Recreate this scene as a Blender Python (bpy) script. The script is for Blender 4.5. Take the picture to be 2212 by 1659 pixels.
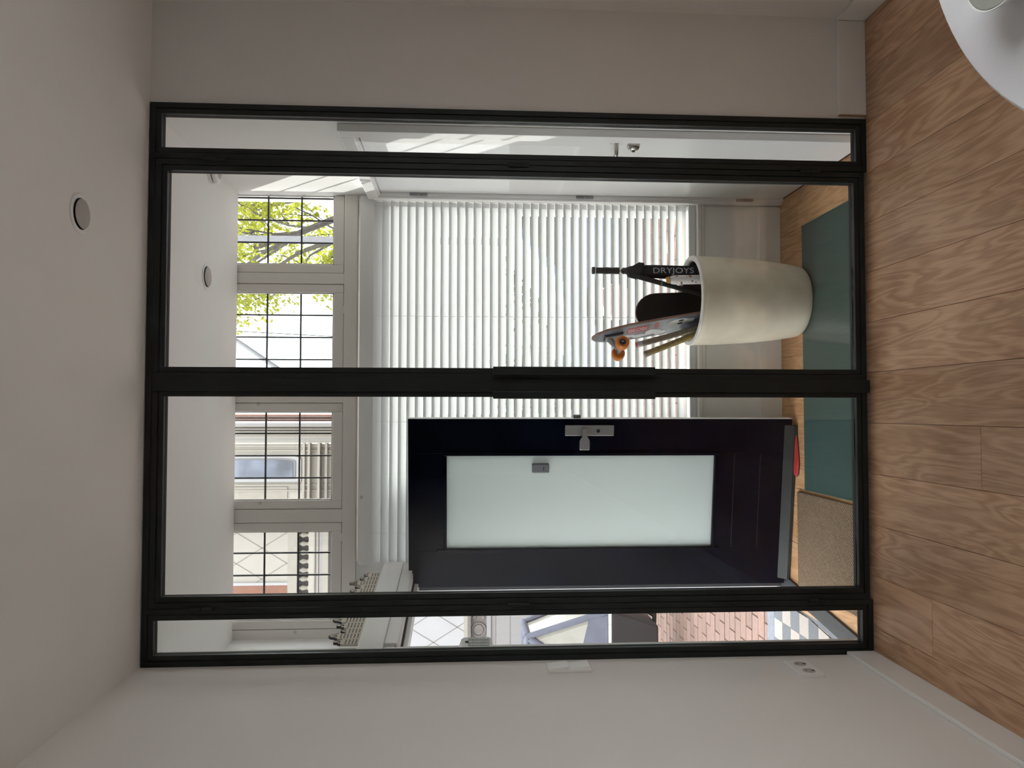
import bpy, math, random
from mathutils import Vector, Matrix
random.seed(7)
for o in list(bpy.data.objects): bpy.data.objects.remove(o)
scene = bpy.context.scene
COL = scene.collection

# ------------------------------------------------------------------ camera (photo is a portrait shot lying on its side)
FPX, PITCH, YAW, ROLL, DCAM, HCAM = 1654.3, .0599, .0344, .0029, 2.8025, 1.5224
cp, sp, cy, sy = math.cos(PITCH), math.sin(PITCH), math.cos(YAW), math.sin(YAW)
FWD = Vector((sy*cp, cy*cp, -sp)); R0 = Vector((cy, -sy, 0)); U0 = R0.cross(FWD)
RGT = R0*math.cos(ROLL) + U0*math.sin(ROLL); UPV = -R0*math.sin(ROLL) + U0*math.cos(ROLL)
CPOS = Vector((0, -DCAM, HCAM))
cam_data = bpy.data.cameras.new('camera'); cam = bpy.data.objects.new('camera', cam_data); COL.objects.link(cam)
cam_data.sensor_fit = 'HORIZONTAL'; cam_data.sensor_width = 36; cam_data.lens = FPX/2212*36
cam_data.clip_start = .02; cam_data.clip_end = 300
mw = Matrix.Identity(4)
for i, a in enumerate((-UPV, RGT, -FWD)):
    for j in range(3): mw[j][i] = a[j]
mw.translation = CPOS; cam.matrix_world = mw
scene.camera = cam
def at(x, y, axis, val):
    """photo pixel -> point on the plane axis = val"""
    d = FWD + RGT*((1659-y-829.5)/FPX) - UPV*((x-1106)/FPX)
    return CPOS + d*((val-CPOS[axis])/d[axis])

# ------------------------------------------------------------------ world, sun, exposure
scene.view_settings.view_transform = 'Standard'; scene.view_settings.look = 'None'
scene.view_settings.gamma = 1; scene.view_settings.use_curve_mapping = False
scene.view_settings.exposure = 1.08
SKY = 2.3
w = bpy.data.worlds.new('world'); scene.world = w; w.use_nodes = True
nt = w.node_tree; nt.nodes.clear()
out = nt.nodes.new('ShaderNodeOutputWorld'); bg = nt.nodes.new('ShaderNodeBackground')
tc = nt.nodes.new('ShaderNodeTexCoord'); nz = nt.nodes.new('ShaderNodeTexNoise'); rp = nt.nodes.new('ShaderNodeValToRGB')
nz.inputs['Scale'].default_value = 2.2; nz.inputs['Detail'].default_value = 5
rp.color_ramp.elements[0].position = .35; rp.color_ramp.elements[0].color = (.86, .92, 1, 1)
rp.color_ramp.elements[1].position = .62; rp.color_ramp.elements[1].color = (1, .99, .98, 1)
nt.links.new(tc.outputs['Generated'], nz.inputs['Vector']); nt.links.new(nz.outputs['Fac'], rp.inputs['Fac'])
nt.links.new(rp.outputs['Color'], bg.inputs['Color']); bg.inputs['Strength'].default_value = SKY
nt.links.new(bg.outputs['Background'], out.inputs['Surface'])
sd = bpy.data.lights.new('sun', 'SUN'); sd.energy = 5.2; sd.angle = math.radians(.6); sd.color = (1, .965, .91)
sun = bpy.data.objects.new('sun', sd); COL.objects.link(sun); sun.location = (-3, 10, 10)
sun.rotation_euler = Vector((.25, -1, -1.03)).to_track_quat('-Z', 'Y').to_euler()

# ------------------------------------------------------------------ materials
MATS = {}
def newmat(name):
    m = bpy.data.materials.new(name); m.use_nodes = True; m.node_tree.nodes.clear(); MATS[name] = m
    return m, m.node_tree
def N(t, kind, **kw):
    n = t.nodes.new('ShaderNode'+kind)
    for k, v in kw.items():
        if k in n.inputs: n.inputs[k].default_value = v
        else: setattr(n, k, v)
    return n
def surf(name, col, rough=.5, metal=0, var=.06, nscale=6, bump=0, bscale=60, spec=.5, coat=0, stretch=(1,1,1), rand=0, trans=0):
    """principled paint with mottled colour, optional bump and per-object variation"""
    m, t = newmat(name); L = t.links
    o = N(t, 'OutputMaterial'); b = N(t, 'BsdfPrincipled'); L.new(b.outputs[0], o.inputs[0])
    b.inputs['Roughness'].default_value = rough; b.inputs['Metallic'].default_value = metal
    b.inputs['Specular IOR Level'].default_value = spec; b.inputs['Coat Weight'].default_value = coat; b.inputs['Coat Roughness'].default_value = .1
    c = N(t, 'TexCoord'); mp = N(t, 'Mapping'); mp.inputs['Scale'].default_value = stretch; L.new(c.outputs['Object'], mp.inputs['Vector'])
    n = N(t, 'TexNoise', Scale=nscale, Detail=6.0); L.new(mp.outputs[0], n.inputs['Vector'])
    r = N(t, 'ValToRGB'); e = r.color_ramp.elements
    e[0].position = .3; e[1].position = .7
    e[0].color = tuple(max(0, x*(1-var)) for x in col)+(1,); e[1].color = tuple(min(1, x*(1+var)) for x in col)+(1,)
    L.new(n.outputs['Fac'], r.inputs['Fac']); src = r.outputs['Color']
    if rand:
        oi = N(t, 'ObjectInfo'); hs = N(t, 'HueSaturation'); mr = N(t, 'MapRange'); mr.inputs['To Min'].default_value = 1-rand; mr.inputs['To Max'].default_value = 1+rand
        L.new(oi.outputs['Random'], mr.inputs['Value']); L.new(mr.outputs[0], hs.inputs['Value']); L.new(src, hs.inputs['Color']); src = hs.outputs[0]
    L.new(src, b.inputs['Base Color'])
    if bump:
        n2 = N(t, 'TexNoise', Scale=bscale, Detail=4.0); L.new(mp.outputs[0], n2.inputs['Vector'])
        bp = N(t, 'Bump', Strength=bump, Distance=.01); L.new(n2.outputs['Fac'], bp.inputs['Height']); L.new(bp.outputs[0], b.inputs['Normal'])
    if trans:
        tl = N(t, 'BsdfTranslucent'); L.new(src, tl.inputs['Color']); mx = N(t, 'MixShader'); mx.inputs[0].default_value = trans
        L.new(b.outputs[0], mx.inputs[1]); L.new(tl.outputs[0], mx.inputs[2]); L.new(mx.outputs[0], o.inputs[0])
    return m
def oak(name, dark, light, scale=1.0, rough=.42):
    m, t = newmat(name); L = t.links
    o = N(t, 'OutputMaterial'); b = N(t, 'BsdfPrincipled'); L.new(b.outputs[0], o.inputs[0]); b.inputs['Roughness'].default_value = rough
    b.inputs['Specular IOR Level'].default_value = .35
    c = N(t, 'TexCoord'); oi = N(t, 'ObjectInfo'); ad = N(t, 'VectorMath', operation='ADD'); cb = N(t, 'CombineXYZ'); ml = N(t, 'Math', operation='MULTIPLY'); ml.inputs[1].default_value = 37.
    L.new(oi.outputs['Random'], ml.inputs[0]); L.new(ml.outputs[0], cb.inputs[0]); L.new(ml.outputs[0], cb.inputs[1])
    L.new(c.outputs['Object'], ad.inputs[0]); L.new(cb.outputs[0], ad.inputs[1])
    mp = N(t, 'Mapping'); mp.inputs['Scale'].default_value = (9*scale, 1.1*scale, 1); L.new(ad.outputs[0], mp.inputs['Vector'])
    n1 = N(t, 'TexNoise', Scale=1.0, Detail=3.0, Distortion=.6); L.new(mp.outputs[0], n1.inputs['Vector'])
    # cathedral rings from the warped field
    mu = N(t, 'Math', operation='MULTIPLY'); mu.inputs[1].default_value = 70; L.new(n1.outputs['Fac'], mu.inputs[0])
    sn = N(t, 'Math', operation='SINE'); L.new(mu.outputs[0], sn.inputs[0])
    mp2 = N(t, 'Mapping'); mp2.inputs['Scale'].default_value = (260*scale, 9*scale, 1); L.new(ad.outputs[0], mp2.inputs['Vector'])
    n2 = N(t, 'TexNoise', Scale=1.0, Detail=4.0); L.new(mp2.outputs[0], n2.inputs['Vector'])
    n3 = N(t, 'TexNoise', Scale=3.0, Detail=3.0); L.new(ad.outputs[0], n3.inputs['Vector'])
    a1 = N(t, 'Math', operation='MULTIPLY_ADD'); a1.inputs[1].default_value = .10; a1.inputs[2].default_value = 0; L.new(sn.outputs[0], a1.inputs[0])
    a2 = N(t, 'Math', operation='MULTIPLY_ADD'); a2.inputs[1].default_value = .45; L.new(n2.outputs['Fac'], a2.inputs[0]); L.new(a1.outputs[0], a2.inputs[2])
    a3 = N(t, 'Math', operation='MULTIPLY_ADD'); a3.inputs[1].default_value = .55; L.new(n3.outputs['Fac'], a3.inputs[0]); L.new(a2.outputs[0], a3.inputs[2])
    r = N(t, 'ValToRGB'); e = r.color_ramp.elements; e[0].position = .28; e[1].position = .72; e[0].color = dark+(1,); e[1].color = light+(1,)
    L.new(a3.outputs[0], r.inputs['Fac'])
    hs = N(t, 'HueSaturation'); mr = N(t, 'MapRange'); mr.inputs['To Min'].default_value = .86; mr.inputs['To Max'].default_value = 1.12
    L.new(oi.outputs['Random'], mr.inputs['Value']); L.new(mr.outputs[0], hs.inputs['Value']); L.new(r.outputs['Color'], hs.inputs['Color'])
    L.new(hs.outputs[0], b.inputs['Base Color'])
    bp = N(t, 'Bump', Strength=.12, Distance=.004); L.new(a2.outputs[0], bp.inputs['Height']); L.new(bp.outputs[0], b.inputs['Normal'])
    return m
def thin_glass(name, tint=(.97, .985, .98), refl=1.0, smudge=0):
    m, t = newmat(name); L = t.links
    o = N(t, 'OutputMaterial'); tr = N(t, 'BsdfTransparent'); tr.inputs[0].default_value = tint+(1,)
    gl = N(t, 'BsdfGlossy'); gl.inputs['Roughness'].default_value = .0; gl.inputs['Color'].default_value = (1, 1, 1, 1)
    lw = N(t, 'LayerWeight'); lw.inputs['Blend'].default_value = .5
    p = N(t, 'Math', operation='POWER'); p.inputs[1].default_value = 5; L.new(lw.outputs['Facing'], p.inputs[0])
    q = N(t, 'Math', operation='MULTIPLY_ADD'); q.inputs[1].default_value = .9*refl; q.inputs[2].default_value = .038*refl; L.new(p.outputs[0], q.inputs[0])
    mx = N(t, 'MixShader'); L.new(q.outputs[0], mx.inputs[0]); L.new(tr.outputs[0], mx.inputs[1]); L.new(gl.outputs[0], mx.inputs[2])
    last = mx
    if smudge:
        c = N(t, 'TexCoord'); n = N(t, 'TexNoise', Scale=26.0, Detail=8.0, Roughness=.75, Distortion=1.5); L.new(c.outputs['Object'], n.inputs['Vector'])
        n2 = N(t, 'TexNoise', Scale=3.0, Detail=2.0); L.new(c.outputs['Object'], n2.inputs['Vector'])
        mm = N(t, 'Math', operation='MULTIPLY'); L.new(n.outputs['Fac'], mm.inputs[0]); L.new(n2.outputs['Fac'], mm.inputs[1])
        mr = N(t, 'MapRange'); mr.inputs['From Min'].default_value = .40; mr.inputs['From Max'].default_value = .52; mr.inputs['To Max'].default_value = smudge; L.new(mm.outputs[0], mr.inputs['Value'])
        df = N(t, 'BsdfDiffuse'); df.inputs['Color'].default_value = (.8, .8, .8, 1)
        m2 = N(t, 'MixShader'); L.new(mr.outputs[0], m2.inputs[0]); L.new(mx.outputs[0], m2.inputs[1]); L.new(df.outputs[0], m2.inputs[2]); last = m2
    L.new(last.outputs[0], o.inputs[0])
    return m
surf('wall', (.85, .825, .795), .75, var=.012, nscale=2, bump=.05, bscale=180)
surf('ceil', (.93, .92, .90), .8, var=.012, nscale=2, bump=.04, bscale=160)
surf('rear', (.05, .048, .045), .8, var=.05)  # near-black so the panes mirror a dim room end
surf('wall_hall', (.92, .91, .89), .7, var=.01, nscale=2, bump=.04, bscale=180)
surf('ceil_hall', (.95, .945, .93), .75, var=.008, nscale=2)
surf('trim', (.86, .84, .815), .38, var=.012, nscale=3)
surf('white', (.88, .875, .865), .35, var=.01, nscale=4)
surf('switch_white', (.92, .91, .89), .3, var=.01)
surf('grille', (.50, .465, .445), .55, var=.03)
surf('steel', (.016, .020, .020), .42, var=.25, nscale=8, bump=.03, bscale=400, spec=.3)
surf('black', (.008, .009, .011), .5, var=.2)
surf('rubber', (.01, .01, .012), .7, var=.2)
surf('navy', (.0012, .0020, .0065), .22, var=.5, nscale=5, spec=.05, bump=.01, bscale=25)
surf('frost', (.84, .90, .885), .25, var=.012, nscale=2, trans=.5)
surf('grey_metal', (.36, .355, .35), .35, metal=.85, var=.03)
surf('nickel', (.50, .48, .45), .18, metal=1, var=.03)
surf('hinge_grey', (.20, .20, .195), .4, metal=.8, var=.05)
surf('sensor', (.17, .165, .18), .5, var=.03)
surf('sash', (.80, .76, .72), .45, var=.02, nscale=3)
surf('putty', (.74, .73, .71), .5, var=.02)
surf('lead', (.035, .037, .042), .5, metal=.3, var=.1)
surf('slat', (.84, .85, .85), .4, var=.006, trans=.35)
surf('valance', (.83, .83, .82), .4, var=.01)
surf('pot', (.80, .72, .57), .3, var=.14, nscale=5, bump=.06, bscale=18, coat=.15)
surf('pot_rim', (.84, .81, .75), .45, var=.12, nscale=22)
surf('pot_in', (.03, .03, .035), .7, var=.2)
surf('umbrella', (.008, .010, .017), .75, var=.35, nscale=30)
surf('letter', (.55, .56, .58), .6, var=.02)
surf('grip', (.010, .011, .014), .85, var=.3, nscale=200, bump=.3, bscale=900)
surf('wood_edge', (.30, .17, .13), .5, var=.2, nscale=40, stretch=(1, 1, .1))
surf('deck_grey', (.12, .13, .15), .35, var=.5, nscale=18)
surf('red', (.42, .035, .035), .45, var=.15, nscale=20)
surf('pale', (.62, .62, .60), .45, var=.08, nscale=20)
surf('orange', (.78, .24, .01), .3, var=.08, nscale=10, trans=.25)
surf('tape_tan', (.36, .30, .23), .75, var=.22, nscale=40, stretch=(1, 1, 3))
surf('tape_yellow', (.34, .25, .10), .75, var=.22, nscale=40, stretch=(1, 1, 3))
surf('tube', (.78, .76, .73), .4, var=.02)
surf('rust', (.36, .09, .045), .5, var=.15)
surf('amber', (.60, .33, .07), .4, var=.1)
surf('teal_glass', (.055, .10, .092), .06, var=.02, nscale=2, spec=.5)
surf('teal_edge', (.10, .22, .20), .1, var=.05)
surf('cloth', (.80, .79, .80), .9, var=.02, nscale=8, bump=.25, bscale=14)
surf('ceramic', (.78, .78, .74), .12, var=.02)
surf('ceramic_in', (.42, .43, .38), .2, var=.05)
surf('stone_dark', (.030, .031, .034), .5, var=.2, nscale=30)
surf('bluestone', (0.144, 0.152, 0.167), .6, var=.10, nscale=14, bump=.08, bscale=60)
surf('nosing', (0.190, 0.205, 0.243), .6, var=.18, nscale=60)
surf('tile_light', (0.380, 0.334, 0.304), .5, var=.06, nscale=30, rand=.05)
surf('tile_grey', (0.144, 0.152, 0.167), .5, var=.12, nscale=40, rand=.08)
surf('brick_pave', (0.236, 0.152, 0.125), .8, var=.14, nscale=30, bump=.15, bscale=80, rand=.14)
surf('sand', (0.144, 0.110, 0.087), .9, var=.15, nscale=20)
surf('asphalt', (0.152, 0.141, 0.137), .9, var=.1, nscale=3)
surf('plaster', (0.357, 0.327, 0.293), .8, var=.03, nscale=3)
surf('plaster_cool', (0.357, 0.350, 0.357), .8, var=.03, nscale=3)
surf('moulding', (0.304, 0.274, 0.236), .75, var=.06, nscale=8)
surf('score', (0.205, 0.182, 0.167), .9, var=.05)
surf('stone_mid', (0.152, 0.133, 0.125), .8, var=.12, nscale=14)
surf('stone_pale', (0.258, 0.243, 0.243), .8, var=.12, nscale=60)
surf('baluster_shade', (0.053, 0.047, 0.044), .9, var=.2)
surf('brick_wall', (0.213, 0.099, 0.068), .85, var=.22, nscale=18, stretch=(1, 1, 4))
surf('roof_tile', (0.289, 0.137, 0.099), .85, var=.2, nscale=10)
surf('window_dark', (0.122, 0.137, 0.182), .05, var=.6, nscale=2)
surf('bark', (0.152, 0.141, 0.125), .9, var=.3, nscale=20)
surf('leaf', (0.40, 0.425, 0.035), .6, var=.3, nscale=4, trans=.5)
surf('hedge', (0.106, 0.160, 0.038), .7, var=.5, nscale=3, trans=.3)
surf('pole', (0.251, 0.258, 0.274), .7, var=.12, nscale=40)
surf('car_paint', (0.091, 0.152, 0.251), .2, var=.03, coat=.6)
surf('car_glass', (.03, .035, .045), .05, var=.05)
surf('tyre', (.02, .02, .022), .8, var=.1)
surf('canvas', (0.114, 0.122, 0.160), .8, var=.12, nscale=10, bump=.1, bscale=30)
surf('tent_clear', (0.471, 0.456, 0.403), .15, var=.14, nscale=6, trans=.35)
surf('bike_box', (.022, .021, .022), .6, var=.2)
surf('paper', (.66, .60, .52), .8, var=.05)
surf('ink', (.03, .032, .042), .8, var=.2)
oak('oak', (.37, .20, .108), (.66, .42, .262))
oak('oak_hall', (.42, .215, .095), (.68, .41, .22))
thin_glass('glass', refl=.65, smudge=.03)
thin_glass('pane', tint=(.985, .992, .99))
thin_glass('film', tint=(.9, .9, .9), refl=1.6)
def coir():
    m, t = newmat('coir'); L = t.links
    o = N(t, 'OutputMaterial'); b = N(t, 'BsdfPrincipled'); L.new(b.outputs[0], o.inputs[0]); b.inputs['Roughness'].default_value = .95
    c = N(t, 'TexCoord'); mp = N(t, 'Mapping'); mp.inputs['Rotation'].default_value = (0, 0, .72); L.new(c.outputs['Object'], mp.inputs['Vector'])
    wv = N(t, 'TexWave', Scale=26.0, Distortion=2.0, Detail=2.0); wv.inputs['Detail Scale'].default_value = 6; L.new(mp.outputs[0], wv.inputs['Vector'])
    n = N(t, 'TexNoise', Scale=160.0, Detail=4.0); L.new(c.outputs['Object'], n.inputs['Vector'])
    a = N(t, 'Math', operation='MULTIPLY'); L.new(wv.outputs['Fac'], a.inputs[0]); L.new(n.outputs['Fac'], a.inputs[1])
    r = N(t, 'ValToRGB'); r.color_ramp.elements[0].color = (.06, .036, .020, 1); r.color_ramp.elements[1].color = (.30, .205, .125, 1); r.color_ramp.elements[1].position = .55
    L.new(a.outputs[0], r.inputs['Fac']); L.new(r.outputs[0], b.inputs['Base Color'])
    bp = N(t, 'Bump', Strength=.8, Distance=.006); L.new(a.outputs[0], bp.inputs['Height']); L.new(bp.outputs[0], b.inputs['Normal'])
coir()

# ------------------------------------------------------------------ mesh helpers
class MB:
    def __init__(s, xf=None): s.v = []; s.f = []; s.xf = xf
    def add(s, vs, fs):
        b = len(s.v)
        s.v += [(s.xf @ Vector(p)) if s.xf else Vector(p) for p in vs]; s.f += [tuple(b+i for i in f) for f in fs]; return s
    def box(s, a, b):
        x0, y0, z0 = (min(a[i], b[i]) for i in range(3)); x1, y1, z1 = (max(a[i], b[i]) for i in range(3))
        return s.add([(x0,y0,z0),(x1,y0,z0),(x1,y1,z0),(x0,y1,z0),(x0,y0,z1),(x1,y0,z1),(x1,y1,z1),(x0,y1,z1)],
                     [(0,3,2,1),(4,5,6,7),(0,1,5,4),(1,2,6,5),(2,3,7,6),(3,0,4,7)])
    def tube(s, pts, rad, n=12, cap=True):
        pts = [Vector(p) for p in pts]; rad = rad if isinstance(rad, (list, tuple)) else [rad]*len(pts); vs = []; fs = []
        for i, p in enumerate(pts):
            t = (pts[min(i+1, len(pts)-1)]-pts[max(i-1, 0)]).normalized()
            if i == 0:
                a = t.orthogonal().normalized()
            else: a = (a-t*a.dot(t)).normalized()
            b = t.cross(a)
            for k in range(n):
                th = 2*math.pi*k/n; vs.append(p+(a*math.cos(th)+b*math.sin(th))*rad[i])
        for i in range(len(pts)-1):
            for k in range(n): fs.append((i*n+k, i*n+(k+1) % n, (i+1)*n+(k+1) % n, (i+1)*n+k))
        if cap: fs += [tuple(range(n-1, -1, -1)), tuple((len(pts)-1)*n+k for k in range(n))]
        return s.add(vs, fs)
    def lathe(s, prof, c, axis=(0,0,1), n=40, closed=False):
        ax = Vector(axis).normalized(); a = ax.orthogonal().normalized(); b = ax.cross(a); c = Vector(c); vs = []; fs = []
        for r, h in prof:
            for k in range(n):
                th = 2*math.pi*k/n; vs.append(c+ax*h+(a*math.cos(th)+b*math.sin(th))*r)
        m = len(prof)
        for i in range(m-1 if not closed else m):
            j = (i+1) % m
            for k in range(n): fs.append((i*n+k, i*n+(k+1) % n, j*n+(k+1) % n, j*n+k))
        if not closed: fs += [tuple(range(n-1, -1, -1)), tuple((m-1)*n+k for k in range(n))]
        return s.add(vs, fs)
    def prism(s, poly, o, u, v, d):
        """polygon in the (u, v) plane at o, extruded along d"""
        o, u, v, d = Vector(o), Vector(u), Vector(v), Vector(d); n = len(poly)
        vs = [o+u*p+v*q for p, q in poly]+[o+u*p+v*q+d for p, q in poly]
        return s.add(vs, [tuple(range(n-1, -1, -1)), tuple(range(n, 2*n))]+[(i, (i+1) % n, n+(i+1) % n, n+i) for i in range(n)])
    def mesh(s, name, mat, org=(0,0,0)):
        me = bpy.data.meshes.new(name); org = Vector(org)
        me.from_pydata([p-org for p in s.v], [], s.f); me.validate(); me.update()
        bm = __import__('bmesh').new(); bm.from_mesh(me); __import__('bmesh').ops.recalc_face_normals(bm, faces=bm.faces); bm.to_mesh(me); bm.free()
        me.materials.append(MATS[mat]); return me
    def build(s, name, mat, parent=None, smooth=False, bevel=0, seg=2):
        org = root_of(parent).location if parent else base_of(s.v)
        o = bpy.data.objects.new(name, s.mesh(name, mat, org)); COL.objects.link(o)
        if parent: o.parent = parent
        else: o.location = org
        if smooth:
            for p in o.data.polygons: p.use_smooth = True
            o.data.set_sharp_from_angle(angle=math.radians(38))
        if bevel:
            b = o.modifiers.new('bevel', 'BEVEL'); b.width = bevel; b.segments = seg; b.limit_method = 'ANGLE'; b.angle_limit = math.radians(40)
        return o
def base_of(vs):
    return Vector(((min(p.x for p in vs)+max(p.x for p in vs))/2, (min(p.y for p in vs)+max(p.y for p in vs))/2, min(p.z for p in vs)))
def root_of(o):
    while o.parent: o = o.parent
    return o
def tag(o, label=None, cat=None, group=None, kind=None):
    if label: o['label'] = label
    if cat: o['category'] = cat
    if group: o['group'] = group
    if kind: o['kind'] = kind
    return o
def empty(name, loc, label, cat, group=None, kind=None):
    o = bpy.data.objects.new(name, None); COL.objects.link(o); o.location = loc; o.empty_display_size = .05
    return tag(o, label, cat, group, kind)
def boxo(name, a, b, mat, parent=None, bevel=0): return MB().box(a, b).build(name, mat, parent, bevel=bevel)
def inst(name, me, loc, parent, rot=None):
    """a piece that shares its mesh with its look-alikes (me centred on its own origin, loc in world space)"""
    o = bpy.data.objects.new(name, me); COL.objects.link(o); o.parent = parent
    o.location = Vector(loc)-root_of(parent).location
    if rot is not None: o.rotation_euler = rot
    return o
def text_mesh(txt, size, ext=.0006):
    cu = bpy.data.curves.new('lettering', 'FONT'); cu.body = txt; cu.size = size; cu.extrude = ext; cu.align_x = 'CENTER'; cu.align_y = 'CENTER'; cu.resolution_u = 3
    tmp = bpy.data.objects.new('tmp', cu); COL.objects.link(tmp); bpy.context.view_layer.update()
    me = bpy.data.meshes.new_from_object(tmp.evaluated_get(bpy.context.evaluated_depsgraph_get())); bpy.data.objects.remove(tmp); bpy.data.curves.remove(cu)
    me.name = 'lettering'; return me
def lettering(txt, size, mat, c, ex, ey, parent, sx=1.0):
    me = text_mesh(txt, size); ex, ey = Vector(ex).normalized(), Vector(ey).normalized(); ez = ex.cross(ey)
    org = root_of(parent).location
    for v in me.vertices: v.co = Vector(c)+ex*v.co.x*sx+ey*v.co.y+ez*v.co.z-org
    me.materials.clear(); me.materials.append(MATS[mat])
    o = bpy.data.objects.new('lettering', me); COL.objects.link(o); o.parent = parent; return o

# ------------------------------------------------------------------ the dining room shell
XL, XW, YR, ZC = -.908, 1.508, -8.0, 2.668
ZH, ZHC, YB, XH = -.15, 2.70, 1.174, 1.118          # hall floor, hall ceiling, hall front wall, hall right wall
def struct(name, mb, mat, label, cat, bevel=0): return tag(mb.build(name, mat, bevel=bevel), label, cat, kind='structure')

fl = struct('floor', MB().box((XL-.1, YR-.1, -.13), (XW+.1, .045, -.014)), 'sand', 'oak plank floor of the dining room in front of the steel doors', 'floor')
W = .19; gap = .0012
def plank_mesh(wid, length, mat, th=.013):
    mb = MB(); x, y = wid/2-gap/2, length/2-gap/2; e = .0012
    mb.add([(-x,-y,-th),(x,-y,-th),(x,y,-th),(-x,y,-th),(-x,-y,-e),(x,-y,-e),(x,y,-e),(-x,y,-e),(-x+e,-y+e,0),(x-e,-y+e,0),(x-e,y-e,0),(-x+e,y-e,0)],
           [(3,2,1,0),(0,1,5,4),(1,2,6,5),(2,3,7,6),(3,0,4,7),(4,5,9,8),(5,6,10,9),(6,7,11,10),(7,4,8,11),(8,9,10,11)])
    return mb.mesh('plank', mat)
cuts = {-.234: [-.617, -2.3], -.806: [-.362, -2.2], -.424: [-1.55, -3.2], -.614: [-1.1, -2.9], -.044: [-1.3, -3.0], .146: [-.95, -2.6], .336: [-1.9, -3.4], .526: [-1.2, -2.7], .716: [-1.7, -3.3], .906: [-2.1], 1.096: [-1.4, -3.1], 1.286: [-.9, -2.8]}
x = -.996
while x < XW:
    x0, x1 = max(x, XL), min(x+W, XW)
    key = min(cuts, key=lambda k: abs(k-x)); ys = [.045]+(cuts[key] if abs(key-x) < .06 else [-1.8])+[YR]
    for a, b in zip(ys, ys[1:]):
        inst('plank', plank_mesh(x1-x0, a-b, 'oak'), ((x0+x1)/2, (a+b)/2, 0), fl)
    x += W
boxo('step_nosing', (XL, .045, -.028), (XH, .075, 0), 'oak', fl, bevel=.003)
boxo('step_riser', (XL, .05, ZH), (XH, .066, -.028), 'oak_hall', fl)

struct('wall_left', MB().box((XL-.15, YR-.1, 0), (XL, -.004, ZC)).box((XL-.15, -.004, -.15), (XL, .05, ZC)), 'wall', 'plain off-white side wall with the light switch and socket', 'wall')
struct('wall_front', MB().box((1.117, .012, 0), (XW+.1, .07, ZC)), 'wall', 'narrow off-white wall strip beside the steel glass partition', 'wall')
wr = MB(); wy0, wy1, wz0, wz1 = -2.9, -1.45, .8, 2.25
wr.box((XW, YR, 0), (XW+.15, wy0, ZC)).box((XW, wy1, 0), (XW+.15, .012, ZC)).box((XW, wy0, 0), (XW+.15, wy1, wz0)).box((XW, wy0, wz1), (XW+.15, wy1, ZC))
struct('wall_right', wr, 'wall', 'off-white side wall by the round table, only its corner in view', 'wall')
struct('wall_rear', MB().box((XL-.1, YR-.1, 0), (XW+.1, YR, ZC)), 'rear', 'wall behind the viewer, toned dark to keep glass reflections dim', 'wall')
struct('ceiling', MB().box((XL-.15, YR-.1, ZC), (XW+.1, .07, ZC+.12)), 'ceil', 'smooth off-white ceiling of the dining room', 'ceiling')
wd = empty('window_9', (XW+.05, (wy0+wy1)/2, wz0), 'wide white framed side window beyond the round table, out of view', 'window', kind='structure')
fr = MB()
for a, b in (((wy0, wz0), (wy1, wz0+.06)), ((wy0, wz1-.06), (wy1, wz1)), ((wy0, wz0), (wy0+.06, wz1)), ((wy1-.06, wz0), (wy1, wz1)), ((-2.13, wz0), (-2.07, wz1))):
    fr.box((XW+.03, a[0], a[1]), (XW+.09, b[0], b[1]))
fr.build('window_frame', 'trim', wd)
boxo('window_pane', (XW+.058, wy0+.06, wz0+.06), (XW+.063, wy1-.06, wz1-.06), 'pane', wd)

def baseboard(name, a, b, label, parent=None):
    return struct(name, MB().box(a, b), 'trim', label, 'baseboard', bevel=.003)
baseboard('baseboard_left', (XL, YR, 0), (XL+.015, -.003, .108), 'off-white baseboard running along the wall below the socket')
baseboard('baseboard_front', (1.128, -.004, 0), (XW-.0155, .012, .108), 'short off-white baseboard piece with raw wood end beside the steel partition')
boxo('raw_end', (1.1262, -.003, .001), (1.128, .011, .106), 'oak_hall', bpy.data.objects['baseboard_front'])
baseboard('baseboard_right', (XW-.015, YR, 0), (XW, .012, .108), 'off-white baseboard along the side wall by the round table')

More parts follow.
